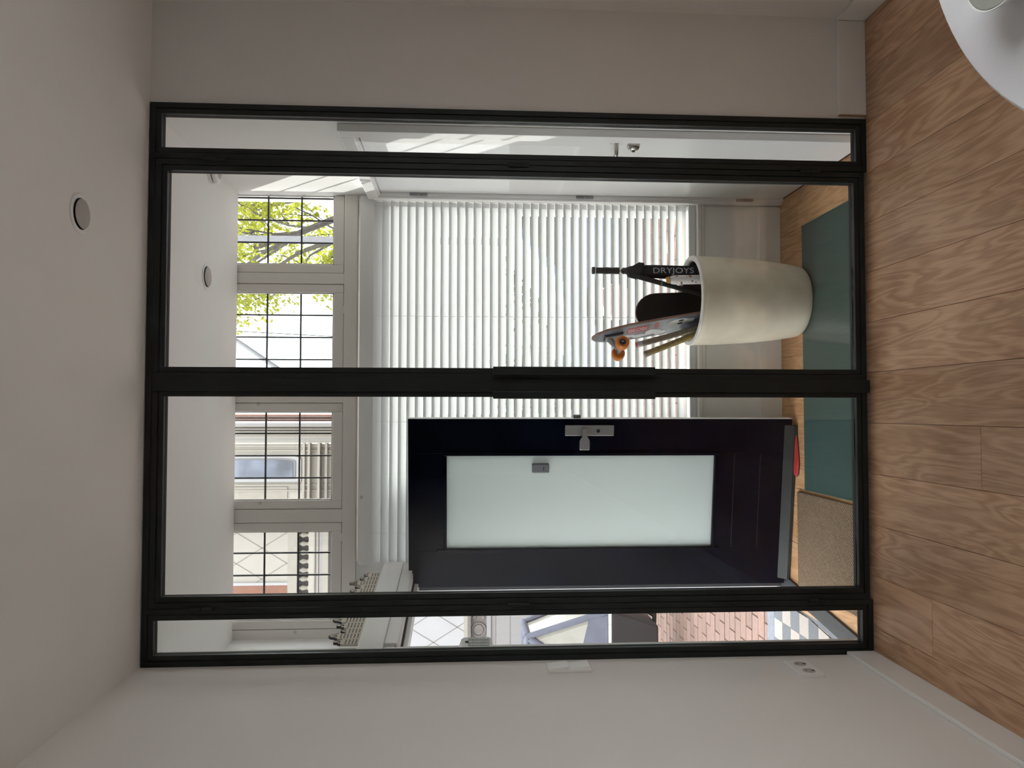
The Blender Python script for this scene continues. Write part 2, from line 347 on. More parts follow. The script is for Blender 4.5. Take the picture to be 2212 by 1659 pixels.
# ------------------------------------------------------------------ steel and glass partition
ZT = 2.664
def ring(x0, x1, z0, z1, wd_, y0, y1):
    m = MB()
    for a, b in (((x0, z0), (x0+wd_, z1)), ((x1-wd_, z0), (x1, z1))): m.box((a[0], y0, a[1]), (b[0], y1, b[1]))
    for a, b in (((x0+wd_, z0), (x1-wd_, z0+wd_)), ((x0+wd_, z1-wd_), (x1-wd_, z1))): m.box((a[0], y0, a[1]), (b[0], y1, b[1]))
    return m
def glazed(root, x0, x1, z0, z1, bar=.0195, bead=.0185, left_bar=None, right_bar=None):
    lb, rb = left_bar or bar, right_bar or bar
    for nm, a, b in (('stile', (x0, z0), (x0+lb, z1)), ('stile', (x1-rb, z0), (x1, z1)), ('rail', (x0+lb, z0), (x1-rb, z0+bar)), ('rail', (x0+lb, z1-bar), (x1-rb, z1))):
        boxo(nm, (a[0], 0, a[1]), (b[0], .05, b[1]), 'steel', root, bevel=.0012)
    g = .0018
    bx0, bx1, bz0, bz1 = x0+lb+g, x1-rb-g, z0+bar+g, z1-bar-g
    for nm, a, b in (('glazing_bead', (bx0, bz0), (bx0+bead, bz1)), ('glazing_bead', (bx1-bead, bz0), (bx1, bz1)), ('glazing_bead', (bx0+bead, bz0), (bx1-bead, bz0+bead)), ('glazing_bead', (bx0+bead, bz1-bead), (bx1-bead, bz1))):
        boxo(nm, (a[0], .003, a[1]), (b[0], .020, b[1]), 'steel', root, bevel=.001)
    # dark gaskets fill the groove behind the bead
    ring(x0+lb, x1-rb, z0+bar, z1-bar, .004, .012, .044).build('gasket', 'rubber', root)
    ring(bx0, bx1, bz0, bz1, bead-.0015, .0295, .047).build('glazing_stop', 'rubber', root)
    boxo('glass_pane', (bx0+bead-.002, .022, bz0+bead-.002), (bx1-bead+.002, .028, bz1-bead+.002), 'glass', root)
def hinge(root, x, z, L=.078, r=.0075):
    h = MB().tube([(x, -.006, z-L/2), (x, -.006, z-.001)], r, 14).build('hinge', 'steel', root, smooth=True)
    MB().tube([(x, -.006, z+.001), (x, -.006, z+L/2)], r, 14).build('knuckle', 'steel', h, smooth=True)
    MB().box((x-.004, -.004, z-L/2+.006), (x+.004, .001, z+L/2-.006)).build('hinge_leaf', 'steel', h)
sl = empty('window_1', (-.807, .025, 0), 'narrow fixed steel framed glass panel next to the light switch wall', 'window', kind='structure')
glazed(sl, -.908, -.7055, .0005, ZT)
sr = empty('window_2', (1.011, .025, 0), 'narrow fixed steel framed glass panel by the bare wall strip, white door behind', 'window', kind='structure')
glazed(sr, .9095, 1.113, .0005, ZT)
struct('trim_1', MB().box((-.7055, .0, 2.643), (.9095, .05, ZT)), 'steel', 'dark steel header bar above the two glass door leaves', 'door header', bevel=.001)
dl = empty('door_1', (-.3, .025, .012), 'steel framed glass door leaf with the meeting strip, navy door behind it', 'door', kind='structure')
glazed(dl, -.7025, .107, .012, 2.640, right_bar=.038)
boxo('meeting_strip', (.067, -.006, .004), (.115, 0, 2.640), 'steel', dl, bevel=.001)
dr = empty('door_2', (.5, .025, .012), 'steel framed glass door leaf with the concrete pot behind it', 'door', kind='structure')
glazed(dr, .1095, .9065, .012, 2.640, left_bar=.025)
for root, x0, x1 in ((dr, .1305, .158), (dl, .0415, .068)):
    h = boxo('pull_handle', (x0, -.045, .832), (x1, -.037, 1.425), 'steel', root, bevel=.002)
    for z in (.90, 1.36): boxo('standoff', ((x0+x1)/2-.008, -.038, z-.012), ((x0+x1)/2+.008, .0, z+.012), 'steel', h)
for z in (2.434+.02, 1.330, .212): hinge(dl, -.704, z)
for z in (2.434, 1.332, .225): hinge(dr, .908, z)
# small see-through square marks on the panes
def square_mark(root, px, py, a=.6, s=.011):
    p = at(px, py, 1, .0212); u = Vector((math.cos(a), 0, math.sin(a))); v = Vector((-math.sin(a), 0, math.cos(a)))
    MB().prism([(-s/2, -s/2), (s/2, -s/2), (s/2, s/2), (-s/2, s/2)], p, u, v, (0, .0006, 0)).build('pane_mark', 'film', root)
square_mark(dl, 558, 873, .2); square_mark(dl, 562, 1087, .7); square_mark(dl, 781, 1074, .4); square_mark(sl, 637, 1366, .5); square_mark(sl, 1317, 1350, .4)

# ------------------------------------------------------------------ hall shell
fh = struct('floor_hall', MB().box((-1.0, .066, ZH-.09), (XH+.12, YB+.1, ZH-.0135)), 'sand', 'oak plank floor of the lower entrance hall around the glass panel', 'floor')
GX0, GX1, GY0, GY1 = -.392, .922, .11, .905
xs = [-1.0, -.86, -.67, -.48, -.392, -.29, -.10, .09, .28, .47, .66, .85, .922, 1.045, XH]
for a, b in zip(xs, xs[1:]):
    inside = a >= GX0-.001 and b <= GX1+.001
    segs = [(GY1+.003, YB), (.068, GY0-.003)] if inside else ([(.068, .62), (.62, YB)] if int(a*100) % 2 else [(.068, .95), (.95, YB)])
    for y0, y1 in segs: inst('plank', plank_mesh(b-a, y1-y0, 'oak_hall'), ((a+b)/2, (y0+y1)/2, ZH), fh)
gp = empty('glass_floor_panel', ((GX0+GX1)/2, (GY0+GY1)/2, ZH-.013), 'frosted teal walk-on glass panel set flush in the hall floor', 'glass floor')
boxo('glass_slab', (GX0+.004, GY0+.004, ZH-.0125), (GX1-.004, GY1-.004, ZH+.001), 'teal_glass', gp, bevel=.001)
ring_ = MB()
for a, b in (((GX0, GY0), (GX0+.003, GY1)), ((GX1-.003, GY0), (GX1, GY1)), ((GX0, GY1-.003), (GX1, GY1)), ((GX0, GY0), (GX1, GY0+.003))): ring_.box((a[0], a[1], ZH-.0125), (b[0], b[1], ZH+.0005))
ring_.build('edge_joint', 'teal_edge', gp)
tag(MB().box((-.875, .16, ZH), (-.405, .965, ZH+.014)).build('doormat', 'coir', bevel=.004), 'brown woven coir doormat in front of the entrance threshold', 'doormat')

struct('ceiling_hall', MB().box((-1.45, .07, ZHC), (XH+.15, 1.195, ZHC+.1)), 'ceil_hall', 'smooth white ceiling of the entrance hall seen through the glass', 'ceiling')
LY0, LY1, LZ1 = .262, 1.118, 1.962
whr = MB().box((XH+.004, .07, ZH), (XH+.13, LY0-.006, 2.85)).box((XH+.004, LY0-.006, LZ1+.006), (XH+.13, LY1+.006, 2.85)).box((XH+.004, LY1+.006, ZH), (XH+.13, 1.36, 2.85)).box((XH+.13, .07, ZH), (XH+.15, 1.36, 2.85))
struct('wall_hall_right', whr, 'wall_hall', 'white hall wall that holds the white panel door', 'wall')
whf = MB().box((-.86, YB, ZH), (XH, YB+.17, .262)).box((-.90, 1.235, .262), (-.785, 1.345, 2.10)).box((-1.32, 1.235, 1.94), (-.90, 1.345, 2.10))
struct('wall_hall_front', whf, 'wall_hall', 'low white wall panel under the window blind behind the pot', 'wall')
struct('trim_2', MB().box((-.84, YB-.02, .281), (XH, YB+.13, .300)).box((-.84, YB-.012, .262), (XH, YB, .281)), 'trim', 'white window sill board under the venetian blind', 'window sill', bevel=.003)
baseboard('baseboard_hall', (-.84, YB-.014, ZH), (XH-.03, YB, -.032), 'white baseboard under the blind window in the hall')

# entrance side wall: nearly square to the partition, turned by eight degrees
DV = Vector((.1348, .9909, 0)).normalized(); NV = Vector((-DV.y, DV.x, 0)); P0 = Vector((-.968, 0, 0))
WX = Matrix.Identity(4)
for i, a in enumerate((DV, NV, Vector((0, 0, 1)))):
    for j in range(3): WX[j][i] = a[j]
WX.translation = P0                      # local x: along the wall, y: outwards, z: up
S0, S1, ZO = .268, 1.185, 1.79
whl = MB(WX).box((.05, 0, ZH), (S0, .12, 2.85)).box((.05, .12, 1.82), (S0, .40, 2.85)).box((S0, 0, ZO+.01), (S1, .12, 1.935)).box((S1, 0, ZH), (1.22, .12, 1.935)).box((S0, .12, 1.82), (1.22, .36, 1.935)).box((S0, .36, 1.82), (1.24, .40, 2.85))
struct('wall_hall_left', whl, 'wall_hall', 'white hall wall around the open entrance doorway', 'wall')
df = empty('trim_3', WX @ Vector((.75, 0, ZH)), 'white wooden frame of the open entrance doorway', 'door frame', kind='structure')
MB(WX).box((.19, -.022, 1.842), (1.225, 0, 1.941)).build('head_casing', 'white', df, bevel=.003)
MB(WX).box((.28, -.012, ZO), (1.2, 0, 1.842)).build('head_lining', 'white', df, bevel=.003)
MB(WX).box((S0, .004, ZO-.004), (S1, .045, ZO+.008)).build('head_soffit', 'white', df)
MB(WX).box((S0, .046, ZO-.012), (S1, .056, ZO+.004)).build('seal', 'rubber', df)
MB(WX).box((S0, .058, ZO-.03), (S1, .125, ZO+.008)).build('head_outer', 'white', df)
MB(WX).box((S0-.075, -.004, ZH), (S0-.004, 0, ZO)).build('casing', 'white', df, bevel=.001)
MB(WX).box((S0, .0, ZH), (S0+.006, .125, ZO-.03)).build('jamb', 'white', df)
fj = MB(WX).box((S1-.006, .002, ZH+.03), (S1, .125, ZO-.03)).build('jamb', 'white', df)
MB(WX).box((S1-.012, .100, ZH), (S1-.006, .116, ZO-.03)).build('seal', 'rubber', df)
for z in (1.70, 1.51, .83, .06): 
    hp = MB(WX).box((S1-.009, .074, z-.045), (S1-.006, .099, z+.045)).build('hinge_plate', 'grey_metal', fj, bevel=.001)
    
# threshold and porch
th = tag(MB(WX).box((S0, .045, ZH-.1), (S1, .125, ZH+.012)).build('trim_4', 'stone_dark', bevel=.003), 'black stone threshold of the entrance doorway', 'threshold', kind='structure')

# ------------------------------------------------------------------ transom windows above the blind
YT = 1.20
wz = lambda x: at(x, 900, 1, YT+.02)[2]
fz0 = wz(771); sz0 = wz(742); gz0 = wz(719.5)
struct('trim_5', MB().box((-1.3, YT, fz0), (XH+.004, YT+.1, sz0)), 'sash', 'grey-beige transom bar between the small-paned windows and the blind', 'window transom', bevel=.003)
struct('trim_6', MB().box((-1.3, YT+.0, 2.80), (XH+.004, YT+.1, 2.95)), 'sash', 'grey-beige head frame of the transom windows hidden by the ceiling', 'window frame')
def px2x(y): return at(650, y, 1, YT+.03)[0]
TW = [(573, 381, 'small-paned transom window with the yellow-green tree and lamp post behind'),
      (825, 633, 'small-paned transom window with sparse twigs on white sky'),
      (1080, 889, 'small-paned transom window showing the cream bay across the street'),
      (1338, 1146, 'small-paned transom window showing the scored plaster and balustrade')]
mull = [(605, 600), (884, 840), (1120, 1112)]
for k, (ya, yb, lab) in enumerate(TW):
    xa, xb = px2x(ya), px2x(yb)
    wn = empty('window_%d' % (k+3), ((xa+xb)/2, YT, sz0), lab, 'window', kind='structure')
    st = .043
    top = gz0 + 3*(wz(577)-wz(650)) + .01
    xbb = min(xb+st, XH+.002)
    for nm, a, b in (('stile', (xa-st, sz0+.003), (xa, 2.80)), ('stile', (xb, sz0+.003), (xbb, 2.80)), ('rail', (xa, sz0+.003), (xb, gz0)), ('rail', (xa, top, ), (xb, 2.80))):
        if b[0]-a[0] < .004: continue
        boxo(nm, (a[0], YT+.008, a[1]), (min(b[0], XH+.002), YT+.055, b[1]), 'sash', wn, bevel=.003)
    xv = min(xb, XH+.002)
    for a, b in (((xa, gz0), (xa+.007, top)), ((xv-.007, gz0), (xv, top)), ((xa, gz0), (xv, gz0+.007))):
        boxo('putty_bead', (a[0], YT+.016, a[1]), (b[0], YT+.026, b[1]), 'putty', wn)
    cw = (xb-xa)/4; ch = (wz(577)-wz(650))
    for i in range(4):
        for j in range(3):
            x0, x1 = xa+i*cw, min(xa+(i+1)*cw, XH+.002)
            if x1-x0 < .01: continue
            boxo('pane', (x0, YT+.030, gz0+j*ch), (x1, YT+.033, gz0+(j+1)*ch), 'pane', wn)
    for i in range(1, 4):
        xx = xa+i*cw
        if xx < XH: boxo('glazing_bar', (xx-.0035, YT+.026, gz0), (xx+.0035, YT+.038, top), 'lead', wn)
    for j in (1, 2): boxo('glazing_bar', (xa, YT+.025, gz0+j*ch-.0035), (xv, YT+.037, gz0+j*ch+.0035), 'lead', wn)
    if k in (1, 3):
        hx = px2x(670 if k == 1 else 1160); boxo('sash_hinge', (hx-.02, YT+.002, sz0-.002), (hx+.02, YT+.010, sz0+.008), 'sash', wn)
    if k == 3:
        MB().tube([(px2x(1349), YT+.008, wz(746)), (px2x(1349), YT-.02, wz(746))], [.008, .011]).build('knob', 'amber', wn, smooth=True)
PL = ['grey-beige post between the tree transom and the twig transom', 'grey-beige post between the twig transom and the bay transom', 'grey-beige post between the bay transom and the balustrade transom', 'grey-beige end post of the transom windows by the entrance wall']
for k, (ya, yb) in enumerate(((629, 578), (884, 830), (1141, 1085), (1425, 1344))):
    x0, x1 = px2x(ya), px2x(yb)
    pb = MB().box((x0, YT+.056, sz0), (x1, YT+.1, 2.80))
    st = .043; gx_a = px2x((633, 889, 1146, 1425)[k])+(st+.002 if k < 3 else 0); gx_b = px2x((573, 825, 1080, 1338)[k])-st-.002
    pb.box((gx_a, YT+.004, sz0), (gx_b, YT+.056, 2.80))
    struct('trim_%d' % (7+k), pb, 'sash', PL[k], 'window post', bevel=.002)

# big street window behind the blind
wb = empty('window_7', (.13, 1.33, .30), 'large street window behind the white venetian blind', 'window', kind='structure')
for nm, a, b in (('stile', (-.84, .30), (-.77, fz0)), ('stile', (1.06, .30), (XH+.002, fz0)), ('rail', (-.77, .30), (1.06, .36)), ('rail', (-.77, fz0-.05), (1.06, fz0))):
    boxo(nm, (a[0], 1.285, a[1]), (b[0], 1.34, b[1]), 'trim', wb)
boxo('glass_pane', (-.775, 1.31, .355), (1.065, 1.316, fz0-.045), 'pane', wb)

# ------------------------------------------------------------------ venetian blind
YBL = 1.222
bl = empty('venetian_blind', (.15, YBL, .30), 'white venetian blind with tilted slats hanging in the street window', 'blind')
bx0, bx1 = -.787, 1.098
boxo('valance', (bx0, 1.168, 2.000), (bx1+.012, 1.178, 2.071), 'valance', bl, bevel=.002)
boxo('headrail', (bx0+.01, 1.19, 2.01), (bx1, 1.25, 2.06), 'valance', bl)
SW, TILT, pitch = .050, math.radians(55), .0433
def slat_mesh(L):
    mb = MB(); n = 6; pr = []
    for i in range(n+1):
        t = i/n-.5; pr.append((t*SW, .0022*(1-(2*t)**2)))
    th = .0012; ca, sa = math.cos(TILT), math.sin(TILT)
    rot = lambda y, z: (y*ca+z*sa, -y*sa+z*ca)           # outer (+Y) edge lower
    up = [rot(y, z) for y, z in pr]; dn = [rot(y, z-th) for y, z in pr]
    loop = up+dn[::-1]
    mb.prism(loop, (-L/2, 0, 0), (0, 1, 0), (0, 0, 1), (L, 0, 0))
    return mb.mesh('slat', 'slat')
sm = slat_mesh(bx1-bx0); z = 1.985; k = 0
for p in sm.polygons: p.use_smooth = len(p.vertices) == 4
sm.set_sharp_from_angle(angle=math.radians(30))
while z > .345:
    inst('slat', sm, ((bx0+bx1)/2+random.uniform(-.001, .001), YBL, z), bl, (random.uniform(-.012, .012), 0, 0)); z -= pitch
boxo('bottom_rail', (bx0, YBL-.028, .3005), (bx1, YBL+.028, .336), 'valance', bl, bevel=.003)
for xc in (1.066, .49, -.06, -.632):
    for dy in (-.024, .024): MB().tube([(xc, YBL+dy, .31), (xc, YBL+dy, 2.02)], .0008, 5).build('ladder_cord', 'valance', bl)

# ------------------------------------------------------------------ white hall door on the right
hd = empty('door_4', (XH, .69, ZH), 'flush white hall door with lever handle beyond the narrow glass panel', 'door', kind='structure')
boxo('door_leaf', (XH, LY0, ZH+.008), (XH+.04, LY1, LZ1), 'white', hd, bevel=.002)
CX = 1.090
boxo('casing', (CX, .19, ZH), (XH+.004, LY0-.003, 2.03), 'white', hd, bevel=.003)
boxo('casing', (CX, LY1+.012, ZH), (XH+.004, 1.160, 2.03), 'white', hd, bevel=.003)
boxo('casing', (CX, LY0-.003, LZ1+.012), (XH+.004, LY1+.012, 2.03), 'white', hd, bevel=.003)
boxo('casing_bead', (CX+.012, LY0-.003, LZ1+.003), (XH+.004, LY1+.012, LZ1+.012), 'white', hd)
boxo('casing_bead', (CX+.012, LY1+.003, ZH), (XH+.004, LY1+.012, LZ1+.003), 'white', hd)
hz = .901
MB().tube([(XH, .318, hz), (XH-.006, .318, hz)], .026, 24).build('handle_rose', 'nickel', hd, smooth=True)
MB().tube([(XH-.006, .318, hz), (XH-.045, .318, hz), (XH-.052, .324, hz), (XH-.055, .34, hz), (XH-.055, .43, hz)], .009, 14).build('lever', 'nickel', hd, smooth=True)
MB().lathe([(.026, 0), (.027, .006), (.026, .014), (.022, .022), (.013, .028), (.001, .030)], (XH, .345, hz-.078), (-1, 0, 0), 24).build('lock_rose', 'nickel', hd, smooth=True)
MB().tube([(XH-.026, .345, hz-.078), (XH-.032, .345, hz-.078)], .007, 12).build('cylinder', 'black', hd)
for z in (1.769, .908, .059):
    h = MB().tube([(XH-.010, LY1+.004, z-.045), (XH-.010, LY1+.004, z-.001)], .0075, 12).build('hinge', 'hinge_grey', hd, smooth=True)
    MB().tube([(XH-.010, LY1+.004, z+.001), (XH-.010, LY1+.004, z+.045)], .0075, 12).build('knuckle', 'hinge_grey', h, smooth=True)

# ------------------------------------------------------------------ navy front door standing open
LB, RB = Vector((-.895, 1.117, 0)), Vector((-.043, .993, 0))
du = (RB-LB).normalized(); dn_ = Vector((-du.y, du.x, 0)); DW = (RB-LB).length
DX = Matrix.Identity(4)
for i, a in enumerate((du, dn_, Vector((0, 0, 1)))):
    for j in range(3): DX[j][i] = a[j]
DX.translation = LB                      # local x: hinge -> latch, y: away from the viewer, z up
nd = empty('door_3', (LB+RB)/2+Vector((0, 0, ZH+.012)), 'glossy navy entrance door standing open with a frosted glass panel', 'door', kind='structure')
DI = DX.inverted()
def dp(x, y):   # pixel on the door's room-side face -> local (x, z)
    d = FWD + RGT*((1659-y-829.5)/FPX) - UPV*((x-1106)/FPX); n = dn_
    p = CPOS + d*((LB-CPOS).dot(n)/d.dot(n)); q = DI @ p; return q.x, q.z
DB, DT = ZH+.02, 1.808
gx0 = dp(1250, 1183)[0]; gx1 = dp(1250, 984)[0]; gz_0 = dp(1540, 1080)[1]; gz_1 = dp(965, 1080)[1]
m_ = .012
for nm, a, b in (('stile', (0, DB), (gx0-m_, DT)), ('stile', (gx1+m_, DB), (DW, DT)), ('rail', (gx0-m_, DB), (gx1+m_, gz_0-m_)), ('rail', (gx0-m_, gz_1+m_), (gx1+m_, DT))):
    MB(DX).box((a[0], 0, a[1]), (b[0], .045, b[1])).build(nm, 'navy', nd, bevel=.0015)
for a, b in (((gx0-.018, gz_0-.018-.025), (gx0, gz_1+.018+.03)), ((gx1, gz_0-.03), (gx1+.018, gz_1+.02)), ((gx0, gz_0-.018), (gx1, gz_0)), ((gx0, gz_1), (gx1, gz_1+.014))):
    MB(DX).box((a[0], -.010, a[1]), (b[0], .03, b[1])).build('glazing_moulding', 'navy', nd, bevel=.004)
MB(DX).box((gx0-.006, .012, gz_0-.006), (gx1+.006, .022, gz_1+.006)).build('glass_panel', 'frost', nd)
for zz in (dp(1586, 1000)[1], dp(1642, 1000)[1]):
    MB(DX).box((gx0-.005, -.0012, zz-.001), (gx1+.005, .002, zz+.001)).build('panel_groove', 'black', nd)
za, zb = dp(1712, 1000)[1], dp(1690, 1000)[1]
MB(DX).prism([(-.002, zb), (-.030, za+.012), (-.030, za-.004), (-.002, za-.010)], (.03, 0, 0), (0, 1, 0), (0, 0, 1), (DW-.06, 0, 0)).build('drip_bar', 'steel', nd, bevel=.003)
MB(DX).box((DW, .001, DB), (DW+.002, .044, DT)).build('latch_edge', 'trim', nd)
MB(DX).box((DW+.002, .012, .95), (DW+.018, .032, .985)).build('latch', 'hinge_grey', nd)
lx0, lz1 = dp(1220, 941); lx1, lz0 = dp(1326, 918)
lp = MB(DX).box((lx0, -.011, lz0), (lx1, 0, lz1)).build('lock_plate', 'grey_metal', nd, bevel=.003)
hx, hz = dp(1260, 930)
MB(DX).tube([(hx, -.010, hz), (hx, -.038, hz)], .010, 14).build('lever_neck', 'grey_metal', lp, smooth=True)
lev = MB(DX); lw_ = [(.012, .014), (-.022, .012), (-.038, .022), (-.044, .026), (-.088, .026), (-.092, .023)]
lev.prism([(hx+a, hz-.002+b) for a, b in lw_]+[(hx+a, hz-.002-b) for a, b in reversed(lw_)], (0, -.044, 0), (1, 0, 0), (0, 0, 1), (0, .008, 0)).build('lever', 'grey_metal', lp, bevel=.003)
cx_, cz_ = dp(1294, 930)
slot = [(cx_+.014*math.sin(t)*1.0, cz_+(.010 if math.cos(t) > 0 else -.012)+.014*math.cos(t)) for t in [i*math.pi/10 for i in range(20)]]
MB(DX).prism(slot, (0, -.0125, 0), (1, 0, 0), (0, 0, 1), (0, .002, 0)).build('cylinder_cover', 'grey_metal', lp)
MB(DX).tube([(cx_, -.013, cz_+.006), (cx_, -.0155, cz_+.006)], .009, 16).build('cylinder', 'black', lp)
ax, az = dp(1149, 1021); bx, bz = dp(1186, 1001)
sb = MB(DX).box((ax, -.014, bz), (bx, .013, az)).build('door_sensor', 'sensor', nd, bevel=.006, seg=3)
MB(DX).box((ax+.014, -.0155, bz+.026), (bx-.014, -.0138, bz+.030)).build('sensor_mark', 'ink', sb)

# ------------------------------------------------------------------ things on walls and ceiling
# double rocker switch on the left wall
swy, swz = -.096, 1.160
sw = empty('light_switch', (XL, swy, swz-.076), 'white double rocker light switch on the wall beside the steel frame', 'switch')
boxo('frame', (XL, swy-.0405, swz-.076), (XL+.011, swy+.0405, swz+.076), 'switch_white', sw, bevel=.002)
for zc in (swz+.036, swz-.036):
    MB().prism([(0, -.034), (.0105, -.034), (.0195, -.034), (.0115, .034), (0, .034)], (XL+.0, swy-.035, zc), (1, 0, 0), (0, 0, 1), (0, .070, 0)).build('rocker', 'switch_white', sw, bevel=.001)
# double socket
soy, soz = -.155, .337
so = empty('wall_socket', (XL, soy, soz-.041), 'white double wall socket above the baseboard', 'socket')
boxo('plate', (XL, soy-.076, soz-.0405), (XL+.0098, soy+.076, soz+.0405), 'switch_white', so, bevel=.0015)
for yc in (soy-.035, soy+.036):
    w_ = MB().lathe([(.0215, 0), (.0215, .0008), (.0195, .0009), (.0195, .0001)], (XL+.010, yc, soz), (1, 0, 0), 32).build('socket_well', 'grille', so, smooth=True)
    for dz in (-.0095, .0095): MB().tube([(XL+.0102, yc, soz+dz), (XL+.0112, yc, soz+dz)], .0026, 10).build('pin_hole', 'black', w_)
    boxo('earth_clip', (XL+.0102, yc-.003, soz-.0195), (XL+.0118, yc+.003, soz-.014), 'black', w_)
# ceiling valves
def valve(c, label):
    r = empty('ceiling_vent', c, label, 'vent', 'round ceiling vents')
    MB().lathe([(.060, 0), (.0605, -.003), (.058, -.0045), (.047, -.0035), (.046, .0), (.060, .0)], c, n=56).build('flange', 'white', r, smooth=True)
    MB().lathe([(.046, -.0002), (.046, -.0008), (.036, -.0008)], c, n=48).build('shadow_gap', 'ink', r)
    MB().lathe([(.030, -.001), (.041, -.006), (.044, -.0085), (.040, -.0100), (.001, -.0115)], c, n=48).build('disc', 'grille', r, smooth=True)
p = at(173, 462, 2, ZC); valve(Vector((p.x, p.y, ZC)), 'round white ceiling vent with grey disc in the dining room ceiling')
p = at(446, 598, 2, ZHC); valve(Vector((p.x, p.y, ZHC)), 'round white ceiling vent in the hall ceiling behind the glass')
p = at(455, 372, 2, ZHC); sc = Vector((p.x, p.y, ZHC))
sd_ = empty('smoke_detector', sc, 'round white smoke detector on the hall ceiling near the wall', 'smoke detector')
MB().lathe([(.052, 0), (.052, -.012), (.050, -.014)], sc, n=48).build('base', 'white', sd_, smooth=True)
MB().lathe([(.046, -.014), (.046, -.0185)], sc, n=48).build('slot', 'ink', sd_)
MB().lathe([(.050, -.0185), (.052, -.022), (.050, -.032), (.042, -.038), (.034, -.0395), (.001, -.0395)], sc, n=48).build('cover', 'white', sd_, smooth=True)
MB().lathe([(.030, -.0392), (.031, -.0402), (.0295, -.0402)], sc, n=48).build('cover_ring', 'grille', sd_)
# alarm keypad beside the doorway
kx = Matrix(WX)
ks, kz0, kz1 = .215, 1.415, 1.548
kp = empty('alarm_keypad', WX @ Vector((ks, -.018, kz0)), 'white alarm keypad with rows of buttons beside the entrance doorway', 'keypad')
MB(WX).prism([(-.004, kz0), (-.004, kz1), (-.034, kz1-.010), (-.040, kz1-.022), (-.040, kz0+.014), (-.034, kz0+.004)], (ks-.045, 0, 0), (0, 1, 0), (0, 0, 1), (.09, 0, 0)).build('case', 'white', kp, bevel=.003)
for r_ in range(6):
    for c_ in range(3):
        z = kz0+.022+r_*.0135; s_ = ks-.026+c_*.026
        MB(WX).box((s_-.010, -.0425, z-.005), (s_+.010, -.039, z+.005)).build('button', 'pale', kp)
MB(WX).tube([(ks, -.040, kz1-.032), (ks, -.042, kz1-.032)], .008, 12).build('indicator', 'ink', kp)
for r_ in range(7): MB(WX).box((ks-.036, -.0408, kz0+.0148+r_*.0135), (ks+.036, -.0398, kz0+.0158+r_*.0135)).build('row_line', 'ink', kp)

# miniature canal house fronts standing on the door head casing
zb0 = 1.941; s = .262; i = 0
HK = 1.32
shapes = [('step', .052, .074), ('bell', .047, .096), ('spout', .044, .066), ('step', .058, .084), ('bell', .050, .104), ('spout', .046, .078), ('step', .055, .112), ('bell', .048, .082), ('spout', .050, .094), ('step', .060, .118), ('bell', .052, .088), ('spout', .045, .076), ('step', .054, .100), ('bell', .048, .070), ('spout', .050, .060)]
ordn = ['first', 'second', 'third', 'fourth', 'fifth', 'sixth', 'seventh', 'eighth', 'ninth', 'tenth', 'eleventh', 'twelfth', 'thirteenth', 'fourteenth', 'last']
for kind, wdt, hgt in shapes:
    hgt *= HK
    h = empty('miniature_house', WX @ Vector((s+wdt/2, -.012, zb0)), 'miniature %s-gabled canal house front, %s from the near end of the door head row' % (kind, ordn[i]), 'ornament', 'miniature house fronts on the door head')
    hb = hgt*.72
    if kind == 'step': g = [(0, hb), (wdt*.16, hb), (wdt*.16, hb+(hgt-hb)*.4), (wdt*.33, hb+(hgt-hb)*.4), (wdt*.33, hgt), (wdt*.67, hgt), (wdt*.67, hb+(hgt-hb)*.4), (wdt*.84, hb+(hgt-hb)*.4), (wdt*.84, hb), (wdt, hb)]
    elif kind == 'bell': g = [(0, hb), (wdt*.18, hb+.3*(hgt-hb)), (wdt*.28, hgt*.93), (wdt*.5, hgt), (wdt*.72, hgt*.93), (wdt*.82, hb+.3*(hgt-hb)), (wdt, hb)]
    else: g = [(0, hb), (wdt*.38, hgt*.95), (wdt*.5, hgt), (wdt*.62, hgt*.95), (wdt, hb)]
    MB(WX).prism([(0, 0)]+g+[(wdt, 0)], (s+.001, -.017, zb0), (1, 0, 0), (0, 0, 1), (0, .008, 0)).build('front', 'paper', h)
    MB(WX).prism([(a, b+.0016) for a, b in g]+[(a, b+.0) for a, b in reversed(g)], (s+.001, -.0185, zb0), (1, 0, 0), (0, 0, 1), (0, .011, 0)).build('gable_edge', 'ink', h)
    MB(WX).prism([(wdt*.36, hb+.003), (wdt*.5, hgt*.9), (wdt*.64, hb+.003)], (s+.001, -.0178, zb0), (1, 0, 0), (0, 0, 1), (0, .001, 0)).build('gable', 'ink', h)
    rows = int((hb-.006)/.0135)
    for r_ in range(rows):
        for c_ in range(3):
            a = wdt*(.15+.27*c_); z = .008+r_*.0135
            MB(WX).box((s+.001+a, -.0178, zb0+z), (s+.001+a+wdt*.13, -.0168, zb0+z+.006)).build('window', 'ink', h)
    s += wdt+.0035; i += 1

# ------------------------------------------------------------------ concrete pot and what stands in it
PC = Vector((.547, .945, ZH))
pot = empty('planter_pot', PC, 'tall beige concrete pot holding umbrellas, boards and sticks', 'pot')
H_ = .558
outer = [(.150, 0), (.166, .004), (.174, .014), (.181, .04), (.196, .14), (.206, .23), (.213, .33), (.219, .44), (.221, .52), (.222, .545), (.220, .553)]
MB().lathe([(.10, .0)]+outer+[(.2205, .556), (.214, H_), (.203, H_), (.197, .553)]+[(.196, .50), (.19, .38), (.178, .15), (.160, .035), (.001, .03)], PC, n=72).build('body', 'pot', pot, smooth=True)
MB().lathe([(.2195, .549), (.2235, .553), (.2225, .560), (.216, .5625), (.203, .5625), (.1955, .556), (.1955, .545)], PC, n=72, closed=True).build('rim', 'pot_rim', pot, smooth=True)
MB().lathe([(.1945, .545), (.1935, .50), (.187, .38), (.175, .15), (.157, .038), (.156, .038), (.176, .20), (.190, .45), (.1940, .5449)], PC, n=48, closed=True).build('dark_inner', 'pot_in', pot, smooth=True)  # near-black layer over the pot's inner wall
